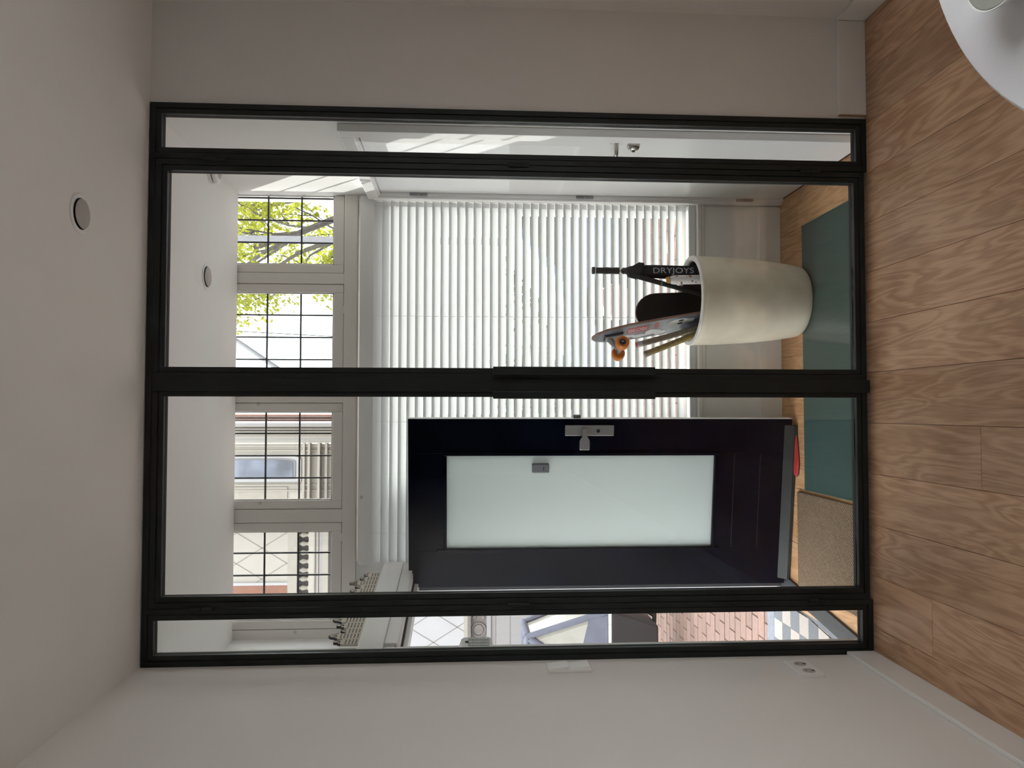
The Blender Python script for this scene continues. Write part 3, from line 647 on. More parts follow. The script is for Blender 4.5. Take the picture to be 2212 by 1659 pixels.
ZB = ZH+.045
# golf umbrella
uy = .93
um = empty('golf_umbrella', (.683, uy, ZB), 'furled black golf umbrella with grey lettering standing handle up in the pot', 'umbrella')
zt = .904; ux = .691
MB().lathe([(.004, .0), (.0175, -.002), (.0180, -.013), (.0150, -.022), (.0155, -.05), (.0168, -.075), (.0155, -.10), (.0170, -.128), (.016, -.136), (.004, -.137)], (ux, uy, zt), n=20).build('handle', 'rubber', um, smooth=True)
MB().lathe([(.0182, -.0145), (.0184, -.0155), (.0180, -.0185)], (ux, uy, zt), n=20).build('handle_ring', 'pale', um)
MB().tube([(ux, uy, zt-.13), (ux-.001, uy, .60)], .005, 10).build('shaft', 'nickel', um, smooth=True)
MB().lathe([(.006, .0), (.012, -.004), (.017, -.012), (.015, -.02), (.019, -.03), (.012, -.036)], (ux, uy, .758), n=16).build('runner', 'black', um, smooth=True)
can = MB(); vs = []; fs = []; n = 24; prof = [(.742, .012), (.715, .022), (.67, .028), (.60, .031), (.50, .032), (.40, .031), (.25, .026), (.08, .018), (ZB+.02, .008)]
for j, (zz, rr) in enumerate(prof):
    for k in range(n):
        th = 2*math.pi*k/n+.12*j; f_ = 1+.16*math.cos(3*th+j*.5)*(1 if j > 0 else .2)
        vs.append((ux-.002-(.742-zz)*.012+rr*f_*math.cos(th), uy+rr*f_*math.sin(th)*.9, zz))
for j in range(len(prof)-1):
    for k in range(n): fs.append((j*n+k, j*n+(k+1) % n, (j+1)*n+(k+1) % n, (j+1)*n+k))
fs += [tuple(range(n)), tuple((len(prof)-1)*n+k for k in range(n))]
can.add(vs, fs).build('canopy', 'umbrella', um, smooth=True)
MB().prism([(0, 0), (.006, .012), (.030, -.030), (.026, -.055), (.0, -.06)], (ux+.012, uy-.012, .70), (1, 0, 0), (0, 0, 1), (0, .003, 0)).build('canopy_tip', 'umbrella', um)
MB().tube([(ux-.006, uy-.03, .735), (ux-.030, uy-.032, .725), (ux-.037, uy-.03, .69), (ux-.034, uy-.026, .63), (ux-.028, uy-.024, .56)], [.005, .009, .010, .008, .005], 10).build('canopy_fold', 'umbrella', um, smooth=True)
boxo('print_band', (ux-.029, uy-.0395, .345), (ux+.022, uy-.033, .645), 'umbrella', um, bevel=.003)
lettering('DRYJOYS', .039, 'letter', (ux-.004, uy-.0405, .506), (.012, 0, -1), (1, 0, .012), um, 1.30)
# black stick
def stick(name, a, b, r, mat, label, cat, parts, group=None):
    a, b = Vector(a), Vector(b); d = (b-a).normalized()
    e = empty(name, b, label, cat, group)
    parts(e, a, b, d, r, mat); return e
def black_parts(e, a, b, d, r, mat):
    MB().tube([a, a+d*.004, a+d*.02, a+d*.12], [r*.75, r*.95, r, r], 16).build('grip', 'rubber', e, smooth=True)
    MB().tube([a+d*.12, b], [r*.96, r*.9], 14).build('shaft', mat, e, smooth=True)
    MB().tube([a+d*.118, a+d*.124], [r*1.08, r*1.08], 16).build('grip_band', 'sensor', e, smooth=True)
stick('black_stick', (.655, .885, .684), (.455, .915, ZB+.012), .0125, 'black', 'slim black stick with rubber grip leaning across the pot in front of the umbrella', 'stick', black_parts)
# patterned compact umbrella
tb = empty('compact_umbrella', (.642, .838, .12), 'short white folded umbrella printed with small rust-brown animals in the pot', 'umbrella')
ta, tbm = Vector((.632, .838, .536)), Vector((.645, .85, .10)); td = (tbm-ta).normalized()
MB().tube([ta, ta+td*.010, ta+td*.025, tbm], [.016, .021, .0225, .0225], 24).build('sleeve', 'tube', tb, smooth=True)
for q_ in range(3):
    c = ta-td*(.002+.0)+Vector((-.010+.010*q_, -.004, .0)); MB().tube([c, c-td*.020], .0038, 8).build('rib_end', 'amber', tb, smooth=True)
MB().tube([ta-td*.008+Vector((0, -.004, 0)), ta-td*.012+Vector((0, -.004, 0))], .0165, 16).build('rib_band', 'amber', tb, smooth=True)
for (t_, ox, ln, an) in ((.030, .010, .020, .5), (.052, -.011, .026, -.3), (.078, .011, .012, .9), (.098, .003, .040, .35), (.124, -.011, .016, -.6), (.146, .011, .032, .2), (.165, -.008, .022, .7)):
    c = ta+td*t_+Vector((ox, -.0221+abs(ox)*.35, 0)); u_ = Vector((math.cos(an), 0, math.sin(an))); v_ = Vector((-math.sin(an), 0, math.cos(an)))
    MB().prism([(-ln/2, 0), (-ln*.2, .005), (ln*.2, .003), (ln/2, .006), (ln*.35, -.002), (ln*.25, -.007), (ln*.12, -.003), (-ln*.2, -.002), (-ln*.35, -.007)], c, u_, v_, (0, .003, 0)).build('printed_animal', 'rust', tb)
# black grip-taped skateboard deck, grip towards the viewer
def stadium(w_, L_, n=12):
    h = L_/2-w_*.55; return [(w_/2*math.cos(t), h+w_*.55*math.sin(t)) for t in [math.pi*i/n for i in range(n+1)]]+[(-w_/2*math.cos(t), -h-w_*.55*math.sin(t)) for t in [math.pi*i/n for i in range(n+1)]]
sl_ = Vector((-.03, .06, 1)).normalized(); sx_ = Vector((1, 0, .03)).normalized(); sn_ = -sx_.cross(sl_)
top_ = Vector((.503, 1.086, .652)); L_ = .72; cen = top_-sl_*L_/2
sk = empty('skateboard', cen-sl_*L_/2, 'black grip-taped skateboard deck standing on end at the back of the pot', 'skateboard')
MB().prism(stadium(.198, L_), cen, sx_, sl_, sn_*.010).build('deck', 'wood_edge', sk, bevel=.002)
MB().prism(stadium(.194, L_-.006), cen-sn_*.0012, sx_, sl_, sn_*.0012).build('grip_tape', 'grip', sk)
for q_ in (.20, -.20):
    c = cen+sl_*q_+sn_*.010
    tk = MB().prism([(-.028, -.04), (.028, -.04), (.028, .04), (-.028, .04)], c, sx_, sl_, sn_*.012).build('truck', 'grey_metal', sk)
# cruiser board with orange wheels, underside towards the viewer
l_ = Vector((-.175, 0, .985)).normalized(); w_v = Vector((-.31, .94, .07)); w_v = (w_v-l_*w_v.dot(l_)).normalized(); nb = -(w_v.cross(l_))
if nb.y > 0: nb = -nb
tip = Vector((.352, .95, .900)); LC = .73; cc = tip-l_*LC/2
cr = empty('cruiser_board', cc-l_*LC/2, 'grey printed cruiser board with orange wheels sticking up out of the pot', 'skateboard')
pl = [(-.012, LC/2), (.012, LC/2), (.045, LC/2-.02), (.075, LC/2-.07), (.098, LC/2-.18), (.102, 0), (.098, -LC/2+.16), (.07, -LC/2+.02), (-.07, -LC/2+.02), (-.098, -LC/2+.16), (-.102, 0), (-.098, LC/2-.18), (-.075, LC/2-.07), (-.045, LC/2-.02)]
MB().prism(pl, cc, w_v, l_, -nb*.011).build('deck', 'wood_edge', cr, bevel=.002)
MB().prism([(a*.96, b*.985) for a, b in pl], cc, w_v, l_, nb*.001).build('deck_print', 'deck_grey', cr)
def on_deck(a, b, h=.0018): return cc+w_v*a+l_*b+nb*h
# print: red patch, name, pale swirls, skull
MB().prism([(-.062, .19), (-.062, .08), (.005, .08), (.005, .19)], on_deck(0, 0, .001), w_v, l_, nb*.0006).build('red_patch', 'red', cr)
lettering('GLOBE', .052, 'pale', on_deck(-.028, .135, .0022), -l_, -w_v, cr, .62)
MB().prism([(-.075, .055), (-.075, .035), (.0, .03), (.0, .05)], on_deck(0, 0, .001), w_v, l_, nb*.0006).build('red_stripe', 'red', cr)
for (a, b, s1, s2) in ((.045, .19, .022, .05), (.06, .11, .018, .045), (.035, .05, .03, .04), (.06, .01, .025, .03)):
    MB().prism([(s1*math.cos(t)*(1+.25*math.sin(3*t)), s2*math.sin(t)) for t in [2*math.pi*i/14 for i in range(14)]], on_deck(a, b, .001), w_v, l_, nb*.0006).build('pale_print', 'pale', cr)
sk_c = (-.035, -.075)
skp = [(.040*math.cos(t), .052*math.sin(t)+(.012 if math.sin(t) > 0 else 0)) for t in [2*math.pi*i/20 for i in range(20)]]
MB().prism(skp, on_deck(*sk_c, .001), w_v, l_, nb*.0008).build('skull_print', 'pale', cr)
MB().prism([(-.024, -.04), (.024, -.04), (.020, -.072), (-.020, -.072)], on_deck(*sk_c, .001), w_v, l_, nb*.0008).build('skull_jaw', 'pale', cr)
for dx in (-.017, .017):
    MB().prism([(.0115*math.cos(t), .014*math.sin(t)) for t in [2*math.pi*i/14 for i in range(14)]], on_deck(sk_c[0]+dx, sk_c[1]-.004, .0018), w_v, l_, nb*.0006).build('eye_socket', 'ink', cr)
ac = tip-l_*.125+nb*.074
MB().prism([(-.03, -.05), (.03, -.05), (.03, .045), (-.03, .045)], tip-l_*.105+nb*.001, w_v, l_, nb*.010).build('riser_pad', 'black', cr, bevel=.002)
MB().prism([(-.027, -.045), (.027, -.045), (.027, .04), (-.027, .04)], tip-l_*.105+nb*.011, w_v, l_, nb*.006).build('baseplate', 'grey_metal', cr, bevel=.002)
MB().tube([tip-l_*.085+nb*.016, tip-l_*.098+nb*.045, ac+l_*.012], [.017, .013, .009], 14).build('hanger', 'grey_metal', cr, smooth=True)
MB().tube([ac-w_v*.055, ac+w_v*.055], [.010, .010], 14).build('axle_housing', 'grey_metal', cr, smooth=True)
MB().tube([ac-w_v*.098, ac+w_v*.098], .004, 10).build('axle', 'nickel', cr, smooth=True)
for sgn in (-1, 1):
    o = ac+w_v*sgn*.074; ax_ = w_v*sgn
    wh = MB().lathe([(.012, -.022), (.026, -.022), (.0325, -.016), (.0335, 0), (.0325, .014), (.027, .021), (.0215, .022), (.020, .015), (.016, .015), (.012, .010)], o, ax_, 40).build('wheel', 'orange', cr, smooth=True)
    MB().lathe([(.005, .0155), (.0155, .0158), (.0158, .010), (.0150, .005)], o, ax_, 32).build('bearing', 'black', wh, smooth=True)
    MB().lathe([(.0005, .022), (.005, .022), (.005, .016)], o, ax_, 12).build('axle_nut', 'nickel', wh)
# two hockey sticks
def hockey_parts(tape, endmat, collar):
    def f(e, a, b, d, r, mat):
        MB().tube([a, a+d*.002], [r*.92, r], 18).build('end_cap', endmat, e, smooth=True)
        MB().tube([a+d*.002, a+d*.030], [r*1.02, r*1.0], 18).build('collar', collar, e, smooth=True)
        n = 18; L = .50; pts = []; rad = []
        for i_ in range(n*2+1): pts.append(a+d*(.03+L*i_/(n*2))); rad.append(r*(.97 if i_ % 2 else .93))
        MB().tube(pts, rad, 16).build('grip_tape', tape, e, smooth=True)
        MB().tube([a+d*(.03+L), b], [r*.85, r*.8], 12).build('shaft', 'wood_edge', e, smooth=True)
    return f
stick('hockey_stick', (.321, .915, .687), (.535, .985, ZB+.02), .0150, '', 'tan taped stick handle with a dark red end cap beside the cruiser board', 'hockey stick', hockey_parts('tape_tan', 'red', 'pale'), 'taped stick handles in the pot')
stick('hockey_stick', (.273, .895, .652), (.56, .93, ZB+.02), .0155, '', 'yellow-brown taped stick handle with a plain tape end in the pot', 'hockey stick', hockey_parts('tape_yellow', 'tape_tan', 'tape_tan'), 'taped stick handles in the pot')

# red slipper on the floor behind the navy door
sp_ = empty('red_slipper', (-.19, 1.01, ZH), 'red slipper with black sole on the hall floor behind the navy door', 'slipper')
pts = [(-.135, -.03), (-.12, -.05), (-.06, -.058), (0, -.045), (.06, -.032), (.10, -.022), (.125, 0), (.10, .028), (.04, .04), (-.06, .045), (-.12, .03)]
u_ = Vector((.985, -.06, 0)); v_ = Vector((.06, .985, 0))
MB().prism(pts, (-.20, 1.005, ZH+.001), u_, v_, (0, 0, .006)).build('sole', 'black', sp_, bevel=.001)
up = MB(); n = len(pts); lay = [(1.0, .006), (.97, .010), (.85, .013), (.55, .0145)]; vs = []
for s1, zz in lay:
    for a, b in pts: vs.append(Vector((-.20, 1.005, ZH+zz))+u_*(a*s1)+v_*(b*s1))
fs = [(j*n+k, j*n+(k+1) % n, (j+1)*n+(k+1) % n, (j+1)*n+k) for j in range(3) for k in range(n)]+[tuple(3*n+k for k in range(n))]
up.add(vs, fs).build('upper', 'red', sp_, smooth=True)

# ------------------------------------------------------------------ round table with cloth and bowl
TC, TR, TZ = Vector((.885, -2.18, 0)), .600, .75
tb_ = empty('round_table', TC, 'round dining table hidden under the white cloth', 'table')
MB().lathe([(.001, TZ-.03), (TR-.01, TZ-.03), (TR, TZ-.02), (TR, TZ-.005), (TR-.005, TZ), (.001, TZ)], TC, n=96).build('table_top', 'oak', tb_, smooth=True)
MB().lathe([(.24, 0), (.24, .02), (.06, .05), (.045, .12), (.045, TZ-.03)], TC, n=40).build('pedestal', 'oak', tb_, smooth=True)
cl = MB(); n = 128; vs = []; fs = []
rings = [(.0001, 0), (.15, 0), (.3, 0), (.42, 0), (.52, 0), (.585, 0), (TR+.002, .0005), (TR+.007, .006), (TR+.009, .03), (TR+.014, .10), (TR+.02, .18), (TR+.024, .25)]
for j, (rr, dz) in enumerate(rings):
    for k in range(n):
        th = 2*math.pi*k/n; amp = max(0, (dz-.02))*.16; f_ = rr+amp*math.sin(17*th+.7*math.sin(3*th))
        wr_ = .0011*(math.sin(9*rr*math.cos(th)*3+2*math.sin(th*2))+math.sin(14*rr*math.sin(th)*2)) if dz == 0 and rr < .59 else 0
        X = TC.x+f_*math.cos(th); X = min(X, XW-.002)
        vs.append((X, TC.y+f_*math.sin(th), TZ+.0035+wr_-dz))
for j in range(len(rings)-1):
    for k in range(n): fs.append((j*n+k, j*n+(k+1) % n, (j+1)*n+(k+1) % n, (j+1)*n+k))
fs.append(tuple(range(n)))
o = tag(cl.add(vs, fs).build('tablecloth', 'cloth', smooth=True), 'white tablecloth draped over the round table in the corner', 'tablecloth')
p = at(2163, 12, 2, TZ+.048); bc = Vector((p.x+.077, p.y, TZ+.0047))
bw = empty('bowl', bc, 'small white ceramic bowl at the picture edge on the tablecloth', 'bowl')
MB().lathe([(.036, 0), (.040, .002), (.058, .014), (.071, .032), (.077, .043), (.0765, .045), (.0745, .0445), (.068, .030), (.052, .012), (.030, .006), (.001, .006)], bc, n=64).build('bowl_wall', 'ceramic', bw, smooth=True)
MB().lathe([(.0735, .0435), (.0672, .0308), (.0512, .0128), (.030, .0068), (.001, .0066), (.001, .0076), (.030, .0078), (.0505, .0138), (.0665, .0318), (.0730, .0440)], bc, n=64).build('bowl_inside', 'ceramic_in', bw, smooth=True)

# ------------------------------------------------------------------ outside: porch, pavement
ZG = -.31
struct('ground', MB().box((-40, 1.36, ZG-.3), (40, 60, ZG-.02)).box((-40, -30, ZG-.3), (-1.15, 1.36, ZG-.02)).box((1.8, -30, ZG-.3), (40, 1.36, ZG-.02)), 'asphalt', 'pale street surface outside the house', 'ground')
PY1 = 1.414
po = struct('porch_floor', MB().box((-2.2, -.6, ZG-.05), (-.90, PY1-.002, ZH-.020)), 'sand', 'tiled porch step outside the entrance doorway', 'porch')
# bluestone slab follows the doorway, checker tiles beyond
def wl(s_, t_): return WX @ Vector((s_, t_, 0))
MB(WX).box((-.3, .126, ZH-.03), (1.4, .165, ZH-.008)).build('slab', 'bluestone', po, bevel=.002)
MB(WX).box((-.3, .166, ZH-.03), (1.32, .172, ZH-.008)).build('slab_joint', 'sand', po)
TS = .105
tl_l = MB().box((-TS/2+.0008, -TS/2+.0008, -.012), (TS/2-.0008, TS/2-.0008, 0)).mesh('tile', 'tile_light'); tl_g = MB().box((-TS/2+.0008, -TS/2+.0008, -.012), (TS/2-.0008, TS/2-.0008, 0)).mesh('tile', 'tile_grey')
yy = PY1-.095-TS/2; j = 0
while yy > .1:
    for i in range(11):
        xx = -1.02-TS/2-i*TS
        inst('tile', tl_l if (i+j) % 2 else tl_g, (xx, yy, ZH-.008), po)
    yy -= TS; j += 1
# a darker strip of slab over the tile edges nearest the door
boxo('step_nosing', (-2.2, PY1-.094, ZH-.06), (-.80, PY1, ZH-.006), 'nosing', po, bevel=.004)
MB(WX).box((-.3, .126, ZH-.0075), (1.30, .158, ZH-.004)).build('slab_border', 'bluestone', po)
pv = struct('pavement', MB().box((-4.2, PY1, ZG-.1), (2.8, 7.2, ZG-.012)), 'sand', 'brick paved sidewalk in front of the house', 'pavement')
BW, BL = .105, .21
bm_ = MB().add([(-BL/2+.003,-BW/2+.003,-.012),(BL/2-.003,-BW/2+.003,-.012),(BL/2-.003,BW/2-.003,-.012),(-BL/2+.003,BW/2-.003,-.012),(-BL/2+.005,-BW/2+.005,0),(BL/2-.005,-BW/2+.005,0),(BL/2-.005,BW/2-.005,0),(-BL/2+.005,BW/2-.005,0)], [(3,2,1,0),(4,5,6,7),(0,1,5,4),(1,2,6,5),(2,3,7,6),(3,0,4,7)]).mesh('brick', 'brick_pave')
nb_ = 0; rest = MB(); yy = PY1+.06; j = 0
while yy < 7.1:
    xx = -3.4+(j % 2)*BL/2
    while xx < 2.2:
        near = -2.25 < xx < -1.0 and yy < 4.8
        if near and nb_ < 290:
            inst('brick', bm_, (xx, yy, ZG+random.uniform(-.002, .002)), pv, (0, 0, random.uniform(-.02, .02))); nb_ += 1
        else:
            dz = random.uniform(-.002, .002); rest.add([(xx-BL/2+.004, yy-BW/2+.004, ZG+dz), (xx+BL/2-.004, yy-BW/2+.004, ZG+dz), (xx+BL/2-.004, yy+BW/2-.004, ZG+dz), (xx-BL/2+.004, yy+BW/2-.004, ZG+dz), (xx-BL/2+.002, yy-BW/2+.002, ZG-.012), (xx+BL/2-.002, yy-BW/2+.002, ZG-.012), (xx+BL/2-.002, yy+BW/2-.002, ZG-.012), (xx-BL/2+.002, yy+BW/2-.002, ZG-.012)], [(0,1,2,3),(4,5,1,0),(5,6,2,1),(6,7,3,2),(7,4,0,3)])
        xx += BL
    yy += BW; j += 1
tag(rest.build('brick_field', 'brick_pave', pv), kind='stuff')
# outer wall of the house above and beside the windows
struct('wall_outer', MB().box((-1.0, 1.30, 2.95), (XH+.3, 1.34, 6)).box((XH+.15, 1.36, ZG), (3.6, 1.5, 6)), 'brick_wall', 'brick street wall of the house above the transom windows', 'wall')

# ------------------------------------------------------------------ cargo bike with rain tent
CBY = 3.72
cb = empty('cargo_bike', (-2.3, CBY, ZG), 'black cargo bike with a grey rain tent parked across the pavement', 'cargo bike')
def taper(x0, x1, y0, y1, z0, xx0, xx1, yy0, yy1, z1):
    return MB().add([(x0,y0,z0),(x1,y0,z0),(x1,y1,z0),(x0,y1,z0),(xx0,yy0,z1),(xx1,yy0,z1),(xx1,yy1,z1),(xx0,yy1,z1)], [(3,2,1,0),(4,5,6,7),(0,1,5,4),(1,2,6,5),(2,3,7,6),(3,0,4,7)])
taper(-2.42, -1.78, CBY-.20, CBY+.20, -.075, -2.62, -1.62, CBY-.31, CBY+.31, .345).build('cargo_box', 'bike_box', cb, bevel=.02)
boxo('box_rim', (-2.64, CBY-.325, .34), (-1.60, CBY+.325, .365), 'pale', cb, bevel=.006)
taper(-2.60, -1.64, CBY-.30, CBY+.30, .365, -2.42, -1.86, CBY-.22, CBY+.22, 1.02).build('tent_panel', 'tent_clear', cb, bevel=.04)
def strip(pts, r, nm='tent_strip', mat='canvas'):
    MB().tube(pts, r, 10).build(nm, mat, cb, smooth=True)
yf = CBY-.30; yt = CBY-.215
strip([(-2.61, yf, .37), (-2.43, yt, 1.02), (-1.85, yt, 1.02), (-1.63, yf, .37)], .028)
strip([(-2.61, CBY+.3, .37), (-2.43, CBY+.215, 1.02), (-1.85, CBY+.215, 1.02), (-1.63, CBY+.3, .37)], .028)
strip([(-2.43, yt, 1.02), (-2.43, CBY+.215, 1.02)], .03); strip([(-1.85, yt, 1.02), (-1.85, CBY+.215, 1.02)], .03)
strip([(-1.86, yt-.005, 1.0), (-2.05, yf+.03, .72), (-2.10, yf-.005, .50), (-2.35, yf-.01, .42)], .032)
MB().add([(-2.58, yf-.012, .37), (-1.66, yf-.012, .37), (-1.70, yf+.006, .52), (-1.95, yf+.012, .58), (-2.15, yf-.002, .46), (-2.54, yf+.004, .50), (-2.58, yf-.002, .37), (-1.66, yf-.002, .37), (-1.70, yf+.016, .52), (-1.95, yf+.022, .58), (-2.15, yf+.008, .46), (-2.54, yf+.014, .50)],
         [(0,1,2,3,4,5), (11,10,9,8,7,6)]+[(i, (i+1) % 6, 6+(i+1) % 6, 6+i) for i in range(6)]).build('tent_skirt', 'canvas', cb)
def wheel(cx, cz, r, mb_par, y=CBY):
    ty = MB().lathe([(r-.02, -.02), (r-.005, -.018), (r, 0), (r-.005, .018), (r-.02, .02), (r-.03, 0)], (cx, y, cz), (0, 1, 0), 44, closed=True).build('tyre', 'tyre', mb_par, smooth=True)
    MB().lathe([(r-.045, -.010), (r-.024, -.012), (r-.024, .012), (r-.045, .010)], (cx, y, cz), (0, 1, 0), 44, closed=True).build('rim', 'nickel', ty, smooth=True)
    MB().tube([(cx, y-.04, cz), (cx, y+.04, cz)], .018, 12).build('hub', 'nickel', ty, smooth=True)
    sp = MB()
    for k in range(14):
        th = 2*math.pi*k/14; sp.tube([(cx, y+(.02 if k % 2 else -.02), cz), (cx+(r-.04)*math.cos(th), y, cz+(r-.04)*math.sin(th))], .0016, 4)
    sp.build('spokes', 'nickel', ty)
wheel(-1.46, ZG+.235, .235, cb); wheel(-3.45, ZG+.31, .31, cb)
fr_ = MB()
for a, b in (((-1.46, CBY-.05, ZG+.235), (-1.55, CBY-.05, .28)), ((-1.46, CBY+.05, ZG+.235), (-1.55, CBY+.05, .28)), ((-1.55, CBY, .28), (-1.62, CBY, .42)), ((-1.7, CBY, -.09), (-2.95, CBY, -.06)), ((-1.58, CBY, .2), (-1.75, CBY, -.09)), ((-2.95, CBY, -.06), (-3.45, CBY, 0)), ((-2.75, CBY, -.06), (-2.72, CBY, .62)), ((-2.95, CBY, -.06), (-3.12, CBY, .55)), ((-2.72, CBY, .40), (-3.08, CBY, .38)), ((-3.08, CBY, .40), (-3.45, CBY, 0))):
    fr_.tube([a, b], .019, 10)
fr_.build('frame', 'black', cb, smooth=True)
MB().tube([(-1.46-.33*math.cos(t), CBY, ZG+.235+.262*math.sin(t)) if False else (-1.46+.262*math.cos(t), CBY, ZG+.235+.262*math.sin(t)) for t in [.2+i*.25 for i in range(11)]], .014, 8).build('mudguard', 'black', cb, smooth=True)
MB().tube([(-2.72, CBY-.28, .72), (-2.70, CBY-.1, .64), (-2.72, CBY, .62), (-2.70, CBY+.1, .64), (-2.72, CBY+.28, .72)], .012, 10).build('handlebar', 'black', cb, smooth=True)
boxo('saddle', (-3.26, CBY-.08, .55), (-3.0, CBY+.08, .60), 'black', cb, bevel=.02)

# ------------------------------------------------------------------ parked car behind the blind
cy0, cx0 = 4.9, .35
car = empty('parked_car', (cx0+2.0, cy0+.85, ZG), 'blue parked car glimpsed through the slats of the blind', 'car')
prof_ = [(0, .25), (.02, .62), (.25, .78), (.95, .86), (1.45, 1.32), (2.6, 1.36), (3.35, .95), (3.9, .88), (4.05, .6), (4.05, .25)]
MB().prism(prof_, (cx0, cy0, ZG), (1, 0, 0), (0, 0, 1), (0, 1.7, 0)).build('body', 'car_paint', car, bevel=.06)
MB().prism([(1.08, .90), (1.5, 1.27), (2.0, 1.30), (2.0, .92)], (cx0, cy0-.006, ZG), (1, 0, 0), (0, 0, 1), (0, .02, 0)).build('side_window', 'car_glass', car)
MB().prism([(2.07, .92), (2.07, 1.30), (2.58, 1.31), (3.15, .97)], (cx0, cy0-.006, ZG), (1, 0, 0), (0, 0, 1), (0, .02, 0)).build('side_window', 'car_glass', car)
for xx in (.75, 3.25):
    for yy in (cy0+.06, cy0+1.64):
        wv_ = MB().lathe([(.12, -.09), (.30, -.09), (.32, -.06), (.32, .06), (.30, .09), (.12, .09)], (cx0+xx, yy, ZG+.32), (0, 1, 0), 32).build('wheel', 'tyre', car, smooth=True)
        MB().lathe([(.19, -.095), (.18, -.10), (.04, -.085)], (cx0+xx, yy, ZG+.32), (0, 1, 0), 24).build('hubcap', 'nickel', wv_, smooth=True)
for xx in (.0, 4.02): boxo('lamp', (cx0+xx-.01, cy0+.1, ZG+.62), (cx0+xx+.05, cy0+.42, ZG+.74), 'pale', car, bevel=.02)

# ------------------------------------------------------------------ trees, hedge, lamp pole
def leaf_cloud(mb, pts, size, per, spread, rnd):
    for p in pts:
        for _ in range(per):
            c = Vector(p)+Vector((rnd.gauss(0, spread), rnd.gauss(0, spread), rnd.gauss(0, spread)))
            n = Vector((rnd.uniform(-1, 1), rnd.uniform(-1, 1), rnd.uniform(-.6, 1))).normalized(); a = n.orthogonal().normalized(); b = n.cross(a); s_ = size*rnd.uniform(.6, 1.3)
            mb.add([c-a*s_, c+b*s_*.55, c+a*s_, c-b*s_*.55], [(0, 1, 2, 3)])
def tree(base, h, lean, label, seed, per, lvl=5, r0=.13, first=.45, leafsize=.045, spread=.17):
    rnd = random.Random(seed); root = empty('street_tree', base, label, 'tree', 'street trees')
    trunk = MB(); br = MB(); tips = []
    b0 = Vector(base); tp = b0+Vector(lean)*first*h+Vector((0, 0, h*first))
    trunk.tube([b0, b0.lerp(tp, .5)+Vector((.05, 0, 0)), tp], [r0, r0*.85, r0*.7], 14)
    def grow(p, d, L, r, k):
        pts = [p]; rad = [r]; q = p.copy(); dd = d.copy()
        for i_ in range(3):
            dd = (dd+Vector((rnd.uniform(-.25, .25), rnd.uniform(-.25, .25), rnd.uniform(-.12, .22)))).normalized(); q = q+dd*L/3; pts.append(q.copy()); rad.append(r*(1-.16*(i_+1)))
        br.tube(pts, rad, 5 if k < 3 else 8, cap=False)
        if k <= 2: tips.extend(pts[1:])
        if k == 0: return
        for _ in range(3 if k > 1 else 2):
            nd_ = (dd+Vector((rnd.uniform(-.9, .9), rnd.uniform(-.9, .9), rnd.uniform(-.35, .6)))).normalized()
            grow(pts[rnd.choice((1, 2, 3))], nd_, L*rnd.uniform(.6, .8), r*.55, k-1)
    for _ in range(5):
        grow(tp-Vector((0, 0, rnd.uniform(0, h*.12))), Vector((rnd.uniform(-1, 1)+lean[0], rnd.uniform(-1, 1)+lean[1], rnd.uniform(.3, 1))).normalized(), h*.24, r0*.5, lvl-1)
    trunk.build('trunk', 'bark', root, smooth=True); tag(br.build('branches', 'bark', root, smooth=True), kind='stuff')
    lf = MB(); leaf_cloud(lf, tips, leafsize, per, spread, rnd); tag(lf.build('foliage', 'leaf', root), kind='stuff')
    return root
tree((3.4, 9.2, ZG), 8.2, (-.06, 0, 0), 'tall tree with fresh yellow-green leaves across the street', 3, 15)
tree((8.2, 14.5, ZG), 9.0, (-.05, 0, 0), 'bushy yellow-green tree further along the street', 8, 8)
lp_ = empty('lamp_post', (at(615, 516, 1, 7.2).x, 7.2, ZG), 'grey street lamp post in front of the yellow-green tree', 'lamp post')
c = at(615, 516, 1, 7.2); 
MB().tube([(c.x, 7.2, ZG), (c.x, 7.2, 3.2), (c.x, 7.2, 8.5)], [.055, .040, .036], 20).build('pole', 'pole', lp_, smooth=True)
MB().tube([(c.x, 7.2, 5.40), (c.x, 7.2, 5.44)], [.044, .044], 20).build('pole_joint', 'pole', lp_, smooth=True)
MB().tube([(c.x, 7.2, 8.45), (c.x-.4, 7.1, 8.75), (c.x-1.0, 6.9, 8.8)], .035, 10).build('arm', 'pole', lp_, smooth=True)
boxo('lantern', (c.x-1.3, 6.78, 8.74), (c.x-.95, 7.02, 8.84), 'pole', lp_, bevel=.03)
a, b = at(510, 735, 1, 8.0), at(605, 800, 1, 8.0)
fp = tag(MB().tube([a+(a-b)*.8, a, b, b+(b-a)*.35], [.03, .03, .035, .035], 12).build('flag_pole', 'pole', smooth=True), 'slanted grey flag pole crossing the white sky behind the twig transom', 'flag pole')
a, b = at(505, 715, 1, 9), at(720, 727, 1, 9)
tag(MB().tube([a+(a-b)*3, b+(b-a)*3], .006, 6).build('street_wire', 'lead'), 'thin overhead wire crossing the sky behind the twig transom', 'wire')
for i, (hx_, hy_, hs) in enumerate(((-2.3, 9.0, .65), (.1, 9.6, .75), (2.3, 10.4, .6))):
    rnd = random.Random(40+i); hh = empty('front_shrub', (hx_, hy_, ZG), ['round green shrub across the street, nearest the cargo bike', 'tallest green shrub across the street behind the blind', 'low green shrub across the street beside the lamp post'][i], 'shrub', 'shrubs across the street')
    MB().tube([(hx_, hy_, ZG), (hx_+.05, hy_, ZG+hs)], [.04, .02], 8).build('stem', 'bark', hh)
    lf = MB(); leaf_cloud(lf, [(hx_+rnd.gauss(0, .38), hy_+rnd.gauss(0, .3), ZG+hs*rnd.uniform(.15, 1.7)) for _ in range(90)], .06, 9, .12, rnd); tag(lf.build('foliage', 'hedge', hh), kind='stuff')

